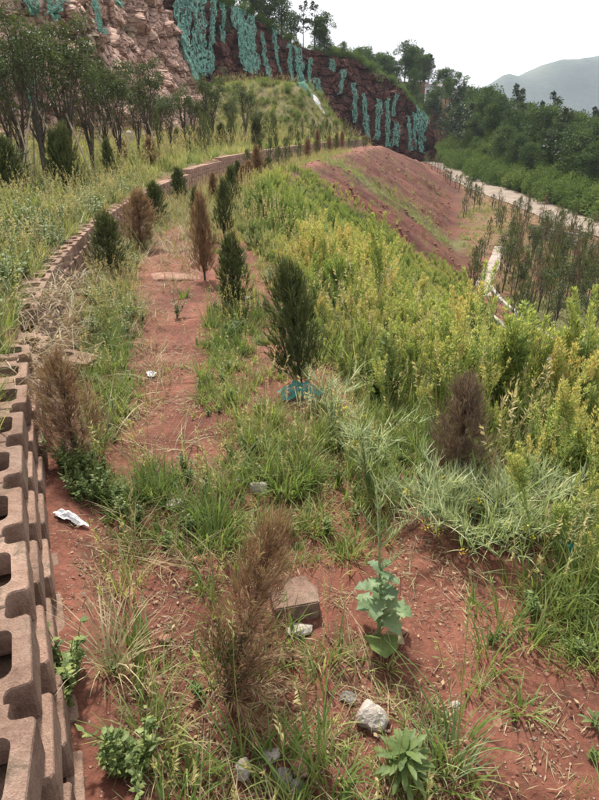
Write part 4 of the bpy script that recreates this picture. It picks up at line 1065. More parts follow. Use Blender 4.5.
def tall_weed(seed, h, n, plume, ll=.09, lw=.016, branches=3):
    """upright slope weed: leafy stem with ascending flower spikes"""
    g = np.random.default_rng(seed); mb = MB()
    axes = [(np.zeros(3), np.array([g.normal() * .06, g.normal() * .06, 1.]) * h)]
    for b in range(branches):
        q = g.uniform(.3, .7); a = g.uniform(0, 6.28); L = h * g.uniform(.25, .5)
        axes.append((axes[0][1] * q, np.array([math.cos(a) * .35, math.sin(a) * .35, 1.]) * L))
    for j, (o, v) in enumerate(axes):
        mb.tube([o, o + v * .5 + g.normal(0, .01, 3), o + v], [.005 if j == 0 else .003, .003, .001], 4, tint=.45)
        k = n if j == 0 else n // 2
        q = g.uniform(.08, 1, k) ** .8; a = g.uniform(0, 6.28, k)
        P = o + v * q[:, None]
        D = np.stack([np.cos(a), np.sin(a), g.uniform(.1, 1.5, k)], 1)
        L = ll * g.uniform(.5, 1.2, k) * np.interp(q, [0, .4, 1], [1.1, 1, .55])
        mb.leaves(P, D, np.stack([-np.sin(a), np.cos(a), g.normal(0, .4, k)], 1), L, lw * g.uniform(.7, 1.4, k), tint=np.clip(.1 + .45 * q + g.normal(0, .12, k), 0, .8), fold=-.1)
        k2 = plume if j == 0 else plume // 2
        if k2:
            q = 1 - .38 * g.random(k2) ** 1.2; a = g.uniform(0, 6.28, k2)
            r = .035 * (1.15 - q) * 2.5
            P = o + v * q[:, None] + np.stack([np.cos(a) * r * g.random(k2), np.sin(a) * r * g.random(k2), 0 * a], 1)
            mb.leaves(P, np.stack([np.cos(a) * .5, np.sin(a) * .5, 1 + 0 * a], 1), g.normal(size=(k2, 3)), g.uniform(.014, .032, k2), g.uniform(.005, .009, k2), tint=np.clip(.62 + .2 * g.random(k2), 0, 1))
    return mb

def broad_weed(seed, n, h, leaf):
    g = np.random.default_rng(seed); mb = MB()
    for s_ in range(6):
        a = g.uniform(0, 6.28); L = h * g.uniform(.5, 1.1); sp = g.uniform(.1, .8)
        tip = np.array([math.cos(a) * sp * L, math.sin(a) * sp * L, L]); mb.tube([(0, 0, -.01), tip * .5 + np.array([0, 0, .02]), tip], [.003, .002, .001], 3, tint=.5)
        k = n // 6; q = g.uniform(.2, 1, k); a2 = g.uniform(0, 6.28, k)
        mb.leaves(tip * q[:, None], np.stack([np.cos(a2), np.sin(a2), g.uniform(0, .6, k)], 1), np.stack([-np.sin(a2), np.cos(a2), 0 * a2], 1), leaf * g.uniform(.6, 1.2, k), leaf * .5 * g.uniform(.7, 1.2, k), tint=g.uniform(.1, .9, k), fold=-.06)
    return mb

def straw_tuft(seed, n, h):
    g = np.random.default_rng(seed); mb = MB()
    a = g.uniform(0, 6.28, n); P = np.stack([g.normal(0, .05, n), g.normal(0, .05, n), np.zeros(n)], 1)
    mb.blades(P, a, h * g.uniform(.5, 1.3, n), .005 * g.uniform(.6, 1.6, n), g.uniform(.3, 1.1, n), g.uniform(.2, 1.1, n), tint=g.random(n), seg=4)
    return mb

def zof(x, y): return height(x, y)
BLOB_G = [(290, 460, 55, 32, 1), (215, 520, 30, 35, .9), (152, 490, 22, 35, .45), (520, 695, 35, 35, .45), (505, 640, 32, 26, .3), (585, 630, 22, 28, .5), (440, 740, 32, 40, .5), (345, 540, 30, 18, .45),
          (95, 490, 32, 28, .7), (110, 560, 30, 30, .35), (105, 650, 26, 50, .3), (120, 760, 50, 35, .55), (320, 740, 25, 35, .25), (170, 690, 30, 40, .15), (250, 420, 40, 30, .5), (360, 470, 50, 40, .8), (100, 360, 45, 60, .6), (120, 300, 40, 40, .5), (215, 380, 18, 40, .5), (330, 650, 12, 30, .2), (190, 340, 12, 12, .2), (560, 620, 60, 30, .4), (230, 340, 20, 40, .7), (200, 570, 30, 20, .1)]
BLOB_B = [(520, 690, 60, 40, .4), (480, 525, 70, 40, .5), (150, 600, 45, 40, .35), (172, 300, 32, 45, 1), (160, 365, 28, 55, .9), (135, 455, 22, 30, .7), (325, 600, 50, 35, .6), (420, 650, 55, 40, .6), (545, 765, 60, 45, 1), (300, 715, 45, 40, .6), (80, 530, 30, 12, .5), (290, 405, 30, 14, .8), (205, 440, 40, 25, .5), (175, 268, 30, 10, 1)]
def dens_terr(x, y):
    u, v = proj(x, y, 0.0); r = np.full(np.shape(x), .17)
    d = x - xw(y)
    r = r + .55 * smooth(.75, .25, d) * smooth(2.6, 4, y) + .8 * smooth(width(y) - .5, width(y), d) * smooth(2.2, 3.0, y) + .9 * smooth(11, 15, y)
    for a, b, c, e, m_ in BLOB_G: r = r + m_ * np.exp(-((u - a) / c) ** 2 - ((v - b) / e) ** 2)
    for a, b, c, e, m_ in BLOB_B: r = r - m_ * .95 * np.exp(-((u - a) / c) ** 2 - ((v - b) / e) ** 2)
    return np.clip(r + .25 * fbm(x * 1.7, y * 1.7, 231, 3), 0.01, 1.2)

g = np.random.default_rng(31)
# --- grass on the terrace, the upper terrace and the lower slope
gp = [proto_obj(grass_tuft(800 + i, nb, h, sp, bd, wd, mt, hd), 'g', M['grass']) for i, (nb, h, sp, bd, wd, mt, hd) in enumerate([
    (26, .16, .05, .9, .007, (.1, .6), 0), (34, .22, .06, 1.1, .008, (.15, .6), 0), (22, .30, .05, 1.0, .009, (.1, .5), 2), (30, .13, .07, 1.2, .006, (.3, .9), 0), (26, .34, .06, .8, .007, (.4, .95), 4), (24, .26, .07, .7, .008, (.45, .9), 3)])]
PP = []; SS = []; II = []; TT = []
def accept(n, xf, yf, densf, pick, sc0, sc1, tint0=0., tz=0):
    y = yf(n); x = xf(n, y); k = g.random(n) < densf(x, y); x = x[k]; y = y[k]; m_ = len(x)
    if not m_: return
    PP.append(np.stack([x, y, zof(x, y)], 1)); SS.append(g.uniform(sc0, sc1, m_)); II.append(g.choice(pick, m_)); TT.append(tint0 + .42 * fbm(x * .8, y * .8, 241, 4) + .25 * (y > 40) * (g.random(m_) - .5))
accept(4300, lambda n, y: xw(y) + g.uniform(.08, 1, n) * (width(y) + .2), lambda n: .6 + 5.4 * g.random(n) ** 1.3, dens_terr, [0, 1, 2, 3, 3, 0], .55, 1.15)
accept(2600, lambda n, y: xw(y) + g.uniform(.05, 1, n) * width(y), lambda n: g.uniform(5.5, 16, n), dens_terr, [1, 2, 4, 5, 3], .5, .95, .12)
accept(1600, lambda n, y: xw(y) + g.uniform(.05, 1, n) * width(y), lambda n: g.uniform(15, 60, n), lambda x, y: .9 + 0 * x, [4, 5, 2], .6, 1.1, .12)
# upper terrace
upd = lambda x, y: np.clip(.75 + .6 * fbm(x * .8, y * .8, 251, 3), 0, 1)
accept(4600, lambda n, y: xw(y) - .25 - 6.5 * g.random(n) ** 1.3, lambda n: g.uniform(2.2, 16, n), upd, [1, 2, 4, 5, 1, 3], .8, 1.35, .03)
accept(2600, lambda n, y: xw(y) - .4 - 8 * g.random(n), lambda n: g.uniform(14, 50, n), upd, [4, 5, 2, 1], 1.2, 2.2, .08)
accept(3200, lambda n, y: xw(y) - .6 - 20 * g.random(n), lambda n: g.uniform(46, 98, n), upd, [4, 5, 2, 1], 1.4, 3.0, .1)
accept(110, lambda n, y: xw(y) - .22 - .25 * g.random(n), lambda n: g.uniform(.7, 3.6, n), lambda x, y: .8 + 0 * x, [0, 3], .35, .8, .1)
# green strip and tufts on the red slope
stripd = lambda x, y: np.clip(np.exp(-((y - 45 - 3 * fbm((x - xw(y)) * .3, 0 * y + 3, 71, 3)) / 3.2) ** 2) + .05, 0, 1) * (.4 + 1.2 * (fbm(x * .5, y * .9, 261, 3) > -.05))
accept(3000, lambda n, y: xw(y) + width(y) + 9.8 * g.random(n), lambda n: g.uniform(33, 78, n), stripd, [1, 2, 4], .9, 1.7, .02)
accept(2600, lambda n, y: xw(y) + width(y) + 6 * g.random(n) - .2, lambda n: g.uniform(1.5, 20, n), lambda x, y: .7 + 0 * x, [2, 1, 2], 1.1, 1.7, .16)
# lower terrace
accept(2600, lambda n, y: xw(y) + width(y) + 10.5 + 16 * g.random(n), lambda n: g.uniform(16, 70, n), lambda x, y: (x < road_x(y) - 2.8) * (.2 + .7 * (fbm(x * .3, y * .3, 271, 3) > 0)), [1, 2, 5], 1.2, 2.2, .05)
P = np.concatenate(PP); n = len(P)
scatter('grass', 'short green and yellowing grass growing over the terraces', gp, P, g.uniform(0, 6.28, n), np.concatenate(SS), np.concatenate(II), np.concatenate(TT), g.normal(0, .1, (n, 2)))
print('grass', n)

# --- dry straw beside the wall and on the path borders
sp_ = [proto_obj(straw_tuft(830 + i, nb, h), 's', M['straw']) for i, (nb, h) in enumerate([(16, .28), (12, .4), (20, .18)])]
PP = []; SS = []; II = []; TT = []
accept(260, lambda n, y: xw(y) + g.uniform(-.5, .95, n), lambda n: g.uniform(2.9, 6.5, n), lambda x, y: .55 + 0 * x, [0, 1, 2], .6, 1.2)
accept(800, lambda n, y: xw(y) + g.uniform(-1.2, 1.4, n), lambda n: g.uniform(6.5, 16, n), lambda x, y: .5 + 0 * x, [0, 1], .8, 1.4)
accept(900, lambda n, y: xw(y) - .3 - 6 * g.random(n), lambda n: g.uniform(3, 18, n), lambda x, y: .5 + 0 * x, [0, 1], .8, 1.6)
accept(110, lambda n, y: xw(y) + .1 + g.uniform(0, 1.1, n), lambda n: g.uniform(.8, 3, n), lambda x, y: .45 + 0 * x, [0, 2], .5, .9)
accept(120, lambda n, y: xw(y) + g.uniform(.1, 2.2, n), lambda n: g.uniform(.8, 5, n), lambda x, y: .35 + 0 * x, [2], .35, .8)
P = np.concatenate(PP); n = len(P)
scatter('dry_grass', 'dry straw coloured grass lying along the block wall', sp_, P, g.uniform(0, 6.28, n), np.concatenate(SS), np.concatenate(II), np.concatenate(TT), g.normal(0, .25, (n, 2)))

# --- tall weeds on the bank
wp_ = [proto_obj(tall_weed(840 + i, *a), 'w', M['weed']) for i, a in enumerate([(1.0, 150, 190, .075, .009, 5), (.85, 170, 90, .075, .008, 3), (1.1, 130, 260, .06, .008, 6), (.7, 150, 0, .10, .013, 3), (.9, 110, 220, .055, .007, 7), (1.05, 45, 60, .05, .006, 4), (.8, 50, 130, .06, .006, 2)])]
PP = []; SS = []; II = []; TT = []
edge = lambda y: width(y)
def wd_near(x, y):
    s_ = x - xw(y) - width(y)
    return smooth(-.35, .35, s_) * smooth(.9, 1.6, y + s_ * .5)
accept(3000, lambda n, y: xw(y) + width(y) - .4 + 6.0 * g.random(n) ** 1.1, lambda n: g.uniform(1.3, 8.5, n), wd_near, [0, 1, 2, 3, 4, 5, 5, 6, 6], .45, .98, .04)
accept(4600, lambda n, y: xw(y) + width(y) - .3 + 8.0 * g.random(n), lambda n: g.uniform(8, 20, n), lambda x, y: .9 * smooth(-.3, .3, x - xw(y) - width(y)), [0, 1, 2, 3, 4, 5, 6], .4, .72, .08)
accept(4600, lambda n, y: xw(y) + width(y) - .3 + 10.0 * g.random(n), lambda n: g.uniform(19, 34, n), lambda x, y: .9 * smooth(-.3, .3, x - xw(y) - width(y)) * (1 - smooth(29.5, 32, y + 1.2 * fbm((x - xw(y)) * .5, y * .2, 61, 3))), [0, 1, 2, 4], .35, .62, .08)
accept(340, lambda n, y: xw(y) + g.uniform(.9, 1, n) * width(y), lambda n: g.uniform(3.6, 14, n), lambda x, y: .6 + 0 * x, [1, 3], .4, .7, -.1)
accept(1000, lambda n, y: xw(y) - .5 - 5 * g.random(n), lambda n: g.uniform(4, 24, n), lambda x, y: .55 * (fbm(x * .6, y * .6, 281, 2) > -.1), [1, 3, 4], .45, .8, .02)
P = np.concatenate(PP); n = len(P); T = np.concatenate(TT)
u_, v_ = proj(P[:, 0], P[:, 1], P[:, 2] + .6)
T = T + .22 * np.exp(-((u_ - 375) / 22) ** 2 - ((v_ - 275) / 20) ** 2) - .25 * smooth(.15, .4, fbm(P[:, 0] * .7, P[:, 1] * .7, 321, 3))
scale = np.concatenate(SS)
clear_ = (P[:, 1] < 2.95) & (abs(P[:, 0] / P[:, 1] - .335) < .12) | (np.hypot(P[:, 0] - .95, P[:, 1] - 2.9) < .3)
scale = np.where(clear_, scale * .3, scale)
sd = P[:, 0] - xw(P[:, 1]) - width(P[:, 1]); scale = scale * (1 - .55 * smooth(.8, 2.4, sd) * (P[:, 1] < 9)) * (.62 + .38 * smooth(-.2, 1.0, sd))
T = T - .10 + .55 * fbm(P[:, 0] * .4, P[:, 1] * .4, 331, 3)
scale = scale * (1 + .7 * fbm(P[:, 0] * 1.1, P[:, 1] * 1.1, 341, 3))
T = np.minimum(T, .2)
scale = scale * (1 - .34 * smooth(1.0, 2.4, sd) * smooth(16, 9, P[:, 1]))
scatter('tall_weeds', 'dense yellow green weeds covering the bank', wp_, P, g.uniform(0, 6.28, n), np.stack([scale * 1.05, scale * 1.05, scale], 1), np.concatenate(II), T + g.normal(0, .06, n), g.normal(0, .12, (n, 2)))
print('weeds', n)

# --- low broad leaved weeds
bp_ = [proto_obj(broad_weed(860 + i, nb, h, lf), 'b', M['herb']) for i, (nb, h, lf) in enumerate([(90, .08, .020), (130, .12, .023), (120, .17, .03), (70, .05, .016)])]
PP = []; SS = []; II = []; TT = []
accept(900, lambda n, y: xw(y) + g.uniform(.05, 1, n) * width(y), lambda n: .6 + 5 * g.random(n) ** 1.2, lambda x, y: .55 * dens_terr(x, y), [0, 1, 3, 3], .6, 1.2)
accept(1500, lambda n, y: xw(y) + g.uniform(.05, 1, n) * width(y), lambda n: g.uniform(5, 18, n), lambda x, y: .6 * dens_terr(x, y), [1, 2], .9, 1.6)
accept(1700, lambda n, y: xw(y) - .3 - 5 * g.random(n), lambda n: g.uniform(2.2, 16, n), lambda x, y: 1.0 * (fbm(x * .5, y * .5, 291, 3) > -.1), [1, 2, 2], 1.2, 2.4)
P = np.concatenate(PP)
hb = []
for (cx, cy, rx_, ry_, kn) in [(90, 488, 24, 16, 45), (120, 775, 30, 18, 10), (60, 245, 30, 14, 80), (72, 700, 10, 20, 5)]:
    u = g.normal(cx, rx_ * .6, kn); v = g.normal(cy, ry_ * .6, kn)
    for a_, b_ in zip(u, v):
        x, y = ground(a_, b_, .02 if cx != 60 else .5); hb.append((x, y, float(height(x, y))))
    II.append(g.choice([1, 2, 0], kn)); SS.append(g.uniform(.7, 1.3, kn)); TT.append(np.full(kn, .05))
P = np.concatenate([P, np.array(hb)]); n = len(P)
scatter('low_herbs', 'low broad leaved herbs between the grass tufts', bp_, P, g.uniform(0, 6.28, n), np.concatenate(SS), np.concatenate(II), np.concatenate(TT), g.normal(0, .15, (n, 2)))

# --- shrubs on the hill foot, cliff edge and mound
def bush(seed, n, r, leaf):
    g2 = np.random.default_rng(seed); mb = MB(); nc = 12
    C = g2.normal(0, 1, (nc, 3)) * np.array([.5, .5, .28]) * r + np.array([0, 0, r * .5]); cs = g2.uniform(.25, .45, nc) * r
    i = g2.integers(0, nc, n); off = g2.normal(size=(n, 3)); off /= np.linalg.norm(off, axis=1, keepdims=True)
    mb.leaves(C[i] + off * cs[i][:, None] * g2.random((n, 1)) ** .4, off + g2.normal(0, .5, (n, 3)), g2.normal(size=(n, 3)), g2.uniform(.7, 1.3, n) * leaf, g2.uniform(.4, .7, n) * leaf, tint=np.clip(.15 + .4 * g2.random(nc)[i] + .35 * g2.random(n), 0, 1), fold=.1)
    for k in range(5): mb.tube([(0, 0, -.1), C[k] * .6, C[k]], [.02, .014, .006], 4, tint=.1)
    return mb
bu = [proto_obj(bush(880 + i, 1100, 1.0, .125), 'u', M['shrub']) for i in range(3)]
PP = []; SS = []; II = []; TT = []
accept(1500, lambda n, y: road_x(y) + 2.9 + 8 * g.random(n) ** 1.4, lambda n: g.uniform(42, 140, n), lambda x, y: .8 + 0 * x, [0, 1, 2], .5, 2.1, -.16)
accept(600, lambda n, y: road_x(y) + 7 + 34 * g.random(n), lambda n: g.uniform(55, 165, n), lambda x, y: .8 + 0 * x, [0, 1, 2], 1., 2.4, -.22)
accept(800, lambda n, y: xw(y) - 3.4 - 14 * g.random(n), lambda n: g.uniform(48, 96, n), lambda x, y: .75 + 0 * x, [0, 1, 2], .2, .6, .05)
tq = g.uniform(0, CT[-1], 420); hq = 1 + .35 * g.random(420) ** 1.6; Pc = cliff_pt(tq, hq)
PP.append(Pc); SS.append(g.uniform(.5, 1.3, 420)); II.append(g.integers(0, 3, 420)); TT.append(np.full(420, -.2))
P = np.concatenate(PP); n = len(P)
scatter('undergrowth', 'green scrub along the road foot, the mound and the cliff edge', bu, P, g.uniform(0, 6.28, n), np.concatenate(SS), np.concatenate(II), np.concatenate(TT))

# --- pebbles and clods
pb = []
for i in range(5):
    me = rock_mesh(330 + i, 1, .8, .6, M['pebble'], 1, .3); pb.append(bpy.data.objects.new('p', me))
PP = []; SS = []; II = []; TT = []
accept(2400, lambda n, y: xw(y) + g.uniform(.05, 1, n) * (width(y) + .3), lambda n: .6 + 6 * g.random(n) ** 1.4, lambda x, y: .4 + .8 * (fbm(x * 2, y * 2, 301, 3) > 0), [0, 1, 2, 3, 4], 0, 1)
accept(3000, lambda n, y: xw(y) + width(y) + 10 * g.random(n), lambda n: g.uniform(30, 78, n), lambda x, y: .9 + 0 * x, [0, 1, 2, 3, 4], 0, 1)
P = np.concatenate(PP); n = len(P); s_ = .002 + .011 * np.concatenate(SS) ** 6; s_ = np.where(P[:, 1] > 20, s_ * 15, s_)
scatter('pebbles', 'small pebbles and clods on the red soil', pb, P, g.uniform(0, 6.28, n), s_, np.concatenate(II), np.zeros(n))

# --- fine dead plant litter
def litter(seed, n):
    g2 = np.random.default_rng(seed); mb = MB(); a = g2.uniform(0, 6.28, n)
    P = np.stack([g2.normal(0, .05, n), g2.normal(0, .05, n), g2.uniform(.001, .012, n)], 1)
    D = np.stack([np.cos(a), np.sin(a), g2.normal(0, .12, n)], 1)
    k = n * 2 // 3
    mb.leaves(P[:k], D[:k], np.stack([-np.sin(a), np.cos(a), g2.normal(0, .5, n)], 1)[:k], g2.uniform(.015, .07, k), g2.uniform(.0015, .004, k), tint=g2.random(k))
    mb.leaves(P[k:], D[k:], np.stack([-np.sin(a), np.cos(a), g2.normal(0, .5, n)], 1)[k:], g2.uniform(.008, .02, n - k), g2.uniform(.006, .012, n - k), tint=g2.random(n - k), m=1)
    return mb
lp = [proto_obj(litter(890 + i, 26), 'l', [M['straw'], M['deadc']]) for i in range(4)]
PP = []; SS = []; II = []; TT = []
accept(2500, lambda n, y: xw(y) + g.uniform(.02, 1, n) * (width(y) + .3), lambda n: .55 + 7 * g.random(n) ** 1.4, lambda x, y: np.clip(.45 + 1.6 * fbm(x * 1.5, y * 1.5, 311, 3), .06, 1), [0, 1, 2, 3], .6, 1.3)
P = np.concatenate(PP); n = len(P)
scatter('plant_litter', 'dead stalks and leaf bits strewn on the red soil', lp, P, g.uniform(0, 6.28, n), np.concatenate(SS), np.concatenate(II), np.concatenate(TT))

# ------------------------------------------------------------------ single plants in the foreground
def at(px, py):
    z = 0.
    for _ in range(4):
        x, y = ground(px, py, z); z = float(height(x, y))
    return x, y, z
def big_leaf(mb, o, az, L, W, droop, tint, m=0, n=6, lobe=.18):
    """lobed leaf of several quads with a mid rib fold"""
    d = np.array([math.cos(az), math.sin(az), 0]); s_ = np.array([-math.sin(az), math.cos(az), 0]); V = []
    p = np.array(o, float); a = .7
    for i in range(n + 1):
        f = i / n; wd = W * math.sin(math.pi * (f * .88 + .06)) ** .7 * (1 + lobe * (math.sin(i * 2.6 + az * 3) if n < 8 else (-1) ** i)) * .5
        if i == n: wd = .002
        V += [p + s_ * wd + np.array([0, 0, wd * .35]), p.copy(), p - s_ * wd + np.array([0, 0, wd * .35])]
        p = p + (d * math.cos(a) + np.array([0, 0, math.sin(a)])) * L / n; a -= droop / n
    Q = []
    for i in range(n): Q += [(3 * i, 3 * i + 1, 3 * i + 4, 3 * i + 3), (3 * i + 1, 3 * i + 2, 3 * i + 5, 3 * i + 4)]
    mb.add(V, Q, tint=tint, m=m)

# tall mustard with blue-green leaves
x, y, z = at(378, 640)
r = empty('mustard_plant', (x, y, z)); tag(r, 'blue green mustard plant with broad leaves and a tall branching seed stalk', 'plant')
g2 = np.random.default_rng(41)
mb = MB(); sp = [(0, 0, -.02), (.005, .01, .15), (-.01, .04, .35), (-.02, .06, .6)]; mb.tube(sp, [.008, .007, .005, .002], 6, tint=.6)
for k in range(9):
    q = g2.uniform(.25, .62); a = g2.uniform(0, 6.28); L = g2.uniform(.12, .26); b = np.array([np.interp(q, [0, .15, .35, .6], [c[i] for c in sp]) for i in range(2)] + [q])
    e = b + np.array([math.cos(a) * L * .55, math.sin(a) * L * .55, L * .8]); mb.tube([b, (b + e) / 2 + np.array([0, 0, -.01]), e], [.003, .0022, .001], 4, tint=.7)
    kk = 12; qq = g2.uniform(.2, 1, kk); aa = g2.uniform(0, 6.28, kk)
    mb.blades(b + (e - b) * qq[:, None], aa, g2.uniform(.03, .06, kk), .003, .7, -.4, tint=g2.uniform(.5, .9, kk), seg=3)
mb.build('stalk', M['mustard'], r)
for k in range(17):
    mb = MB(); q = .06 + .30 * (k / 17) ** .9; a = k * 2.399 + g2.normal() * .2; big = 1.0 - .035 * k
    big_leaf(mb, (0, .01, q), a, .16 * big * g2.uniform(.7, 1.2), .075 * big, g2.uniform(.8, 1.9), .15 + .4 * g2.random(), n=10, lobe=.3); mb.build('leaf', M['mustard'], r, smoothed=True)
mb = MB(); big_leaf(mb, (0, 0, .02), -1.55, .17, .12, .8, .55); mb.build('leaf', M['herb'], r, smoothed=True)
mb = MB(); big_leaf(mb, (.01, 0, .015), -.7, .11, .07, .9, .8); mb.build('leaf', M['straw'], r, smoothed=True)

# sprawling mustard full of thin pods
def pod_plant(px, py, n, rad, seed, lab, hgt):
    x, y, z = at(px, py); r = empty('pod_mustard', (x, y, z)); tag(r, lab, 'plant'); g2 = np.random.default_rng(seed)
    st, pd, fl = MB(), MB(), MB()
    for k in range(n):
        a = g2.uniform(0, 6.28); L = rad * g2.uniform(.5, 1.15); hz = hgt * g2.uniform(.4, 1.1)
        pts = []; 
        for q in np.linspace(0, 1, 6): pts.append((math.cos(a + .5 * q) * L * q, math.sin(a + .5 * q) * L * q, hz * math.sin(min(1, q * 1.15) * 1.9) + .01))
        st.tube(pts, np.linspace(.003, .001, 6), 4, tint=.5)
        kk = 24; qq = g2.uniform(.2, 1, kk); pp = np.stack([np.interp(qq, np.linspace(0, 1, 6), [p[i] for p in pts]) for i in range(3)], 1)
        pd.blades(pp, a + g2.normal(0, .9, kk), g2.uniform(.06, .15, kk), .0055, g2.uniform(.3, 1.1, kk), g2.uniform(-.9, .9, kk), tint=g2.uniform(.5, 1.05, kk), seg=4)
        if k % 8 == 0:
            e = np.array(pts[-1]); fl.leaves(e + g2.normal(0, .012, (14, 3)), g2.normal(size=(14, 3)), g2.normal(size=(14, 3)), .012, .009, tint=g2.random(14))
    st.build('stems', M['mustard'], r); pd.build('pods', M['mustard'], r)
    if fl.n: fl.build('flowers', M['flower'], r)
pod_plant(470, 540, 60, .36, 51, 'sprawling pale green mustard with tangled thin pods below the grey dead cypress', .20)
pod_plant(525, 525, 44, .34, 52, 'tangled pod mustard at the right, next to the tall weeds', .20)
pod_plant(425, 520, 22, .26, 53, 'smaller pod mustard with yellow flowers left of the tangled ones', .24)
pod_plant(368, 490, 16, .22, 54, 'upright pod mustard above the blue green leaves', .45)
pod_plant(330, 440, 14, .22, 55, 'loose pod mustard between the teal net and the grey dead cypress', .4)

# leafy rosette bush
def rosette(px, py, seed, lab, n, L, mat, name='leafy_plant', up=.12):
    x, y, z = at(px, py); r = empty(name, (x, y, z)); tag(r, lab, 'plant'); g2 = np.random.default_rng(seed)
    mb = MB(); mb.tube([(0, 0, -.02), (0, .005, up * .6), (.004, .004, up)], [.005, .004, .003], 5, tint=.4); mb.build('stem', mat, r)
    for k in range(n):
        mb = MB(); q = (k + .5) / n; a = k * 2.399; big_leaf(mb, (0, 0, up * (.15 + .85 * q)), a, L * (1.1 - .5 * q) * g2.uniform(.85, 1.15), L * .19, 1.7 - 1.2 * q, .05 + .45 * g2.random()); mb.build('leaf', mat, r, smoothed=True)
for k, (px, py, zz, lab) in enumerate([(34, 376, .40, 'matted dead vine hanging over the slumped wall, nearest the brown cypress'), (46, 338, .42, 'matted dead vine across the middle of the slumped wall'), (40, 306, .46, 'matted dead vine on top of the wall where it slumps'), (66, 290, .45, 'matted dead vine at the far end of the wall slump')]):
    x, y = ground(px, py, zz); mb = MB(); g2 = np.random.default_rng(960 + k); nb = 170; a = g2.uniform(0, 6.28, nb)
    Pq = np.stack([g2.normal(0, .13, nb), g2.normal(0, .2, nb), g2.normal(.03, .05, nb)], 1)
    mb.blades(Pq, a, g2.uniform(.1, .34, nb), g2.uniform(.002, .007, nb), g2.uniform(.6, 1.5, nb), g2.uniform(.2, 1.4, nb), tint=g2.random(nb), seg=5)
    nb = 120; mb.leaves(Pq[:nb], g2.normal(size=(nb, 3)), g2.normal(size=(nb, 3)), g2.uniform(.02, .05, nb), g2.uniform(.01, .02, nb), tint=g2.random(nb), m=1)
    o = mb.build('dead_vine', [M['straw'], M['deadc']]); o.location = (x, y, zz); tag(o, lab, 'vine')
rosette(402, 778, 61, 'bright green leafy rosette at the bottom edge', 34, .11, M['herb'], up=.13)
rosette(562, 600, 62, 'small broad leaved seedling under the tall weeds at right', 10, .06, M['herb'], up=.06)
rosette(592, 728, 63, 'small green seedling at the right edge of the bare soil', 9, .06, M['herb'], up=.05)
rosette(390, 330, 64, 'fresh green leafy stem standing up among yellow weeds', 40, .13, M['herb'], up=.75)
rosette(382, 400, 65, 'light green leafy stem left of the grey dead cypress', 36, .12, M['herb'], up=.5)

pw = tall_weed(950, 1.25, 200, 420, .07, .010, 9)
pwm = pw.mesh('plume_weed', M['weed'])
for k, (x, y, hs2, lab) in enumerate([(2.05, 3.7, 1.05, 'tallest yellow green plume weed rising before the lower terrace trees'), (2.3, 4.0, .85, 'plume weed just right of the tallest one'), (1.8, 3.55, .9, 'plume weed just left of the tallest one'),
        (2.45, 3.5, .9, 'plume weed at the right edge before the lower path'), (1.55, 4.3, .9, 'yellow plume weed above the grey dead cypress'), (.75, 5.4, .85, 'golden plume weed right of the largest dark cypress')]):
    o = link(bpy.data.objects.new('plume_weed', pwm)); o.location = (x, y, float(height(x, y))); o.scale = (hs2 * .9, hs2 * .9, hs2); o.rotation_euler = (rb.uniform(-.1, .1), rb.uniform(-.1, .1), k * 1.3); tag(o, lab, 'weed', 'tall plume weeds on the bank')

def tuft_thing(px, py, seed, lab, n, h, sp, bd, wd, mt, heads=0, mat='grass', name='grass_tuft'):
    x, y, z = at(px, py); o = grass_tuft(seed, n, h, sp, bd, wd, mt, heads).build(name, M[mat]); o.location = (x, y, z); tag(o, lab, 'grass')
tuft_thing(520, 712, 71, 'spreading grass tuft alone on the bare red soil at lower right', 40, .14, .04, 1.2, .008, (.2, .7))
tuft_thing(490, 660, 72, 'tall thin grass tuft below the tangled mustard', 34, .24, .05, .7, .007, (.2, .6))
tuft_thing(585, 640, 73, 'small grass tuft at the right edge', 30, .15, .04, .9, .008, (.3, .7))
tuft_thing(442, 765, 74, 'greyish thin leaved tuft right of the leafy rosette', 60, .24, .07, .6, .006, (.3, .9), 0, 'mustard')
tuft_thing(290, 490, 75, 'lush green grass clump behind the small brick', 110, .30, .12, .9, .012, (.05, .5))
tuft_thing(215, 545, 76, 'fresh green clump left of the leaning dead cypress', 80, .24, .09, .8, .013, (.1, .5))
tuft_thing(240, 470, 77, 'broad bladed green clump by the small brick', 70, .22, .09, 1.0, .014, (.0, .4))
tuft_thing(158, 500, 78, 'thin upright tuft in the middle of the red path', 26, .28, .04, .5, .006, (.3, .8), 3)
tuft_thing(183, 298, 79, 'single bright tuft on the bare path', 30, .22, .05, .5, .012, (.1, .4))
tuft_thing(130, 590, 80, 'pale tuft of seeding grass in front of the white litter', 40, .26, .06, .7, .006, (.6, 1.), 5)
tuft_thing(110, 670, 81, 'dry arching grass beside the foot of the block wall', 60, .34, .05, 1.3, .005, (.7, 1.), 0, 'straw')
tuft_thing(150, 740, 82, 'mixed green grass at the bottom left beside the dead cypress', 70, .22, .08, 1.0, .007, (.2, .8), 3)
tuft_thing(358, 670, 83, 'little drooping seedling behind the pale stone', 12, .12, .012, 1.6, .008, (.5, .8))
tuft_thing(388, 668, 84, 'second drooping seedling right of the one behind the pale stone', 10, .12, .012, 1.6, .008, (.5, .8))
tuft_thing(322, 665, 85, 'slender yellowish tuft right of the broken block', 20, .22, .03, .7, .007, (.5, .9))
tuft_thing(335, 770, 86, 'small green tuft between the grey stones and the rosette', 24, .14, .05, .8, .008, (.3, .8))

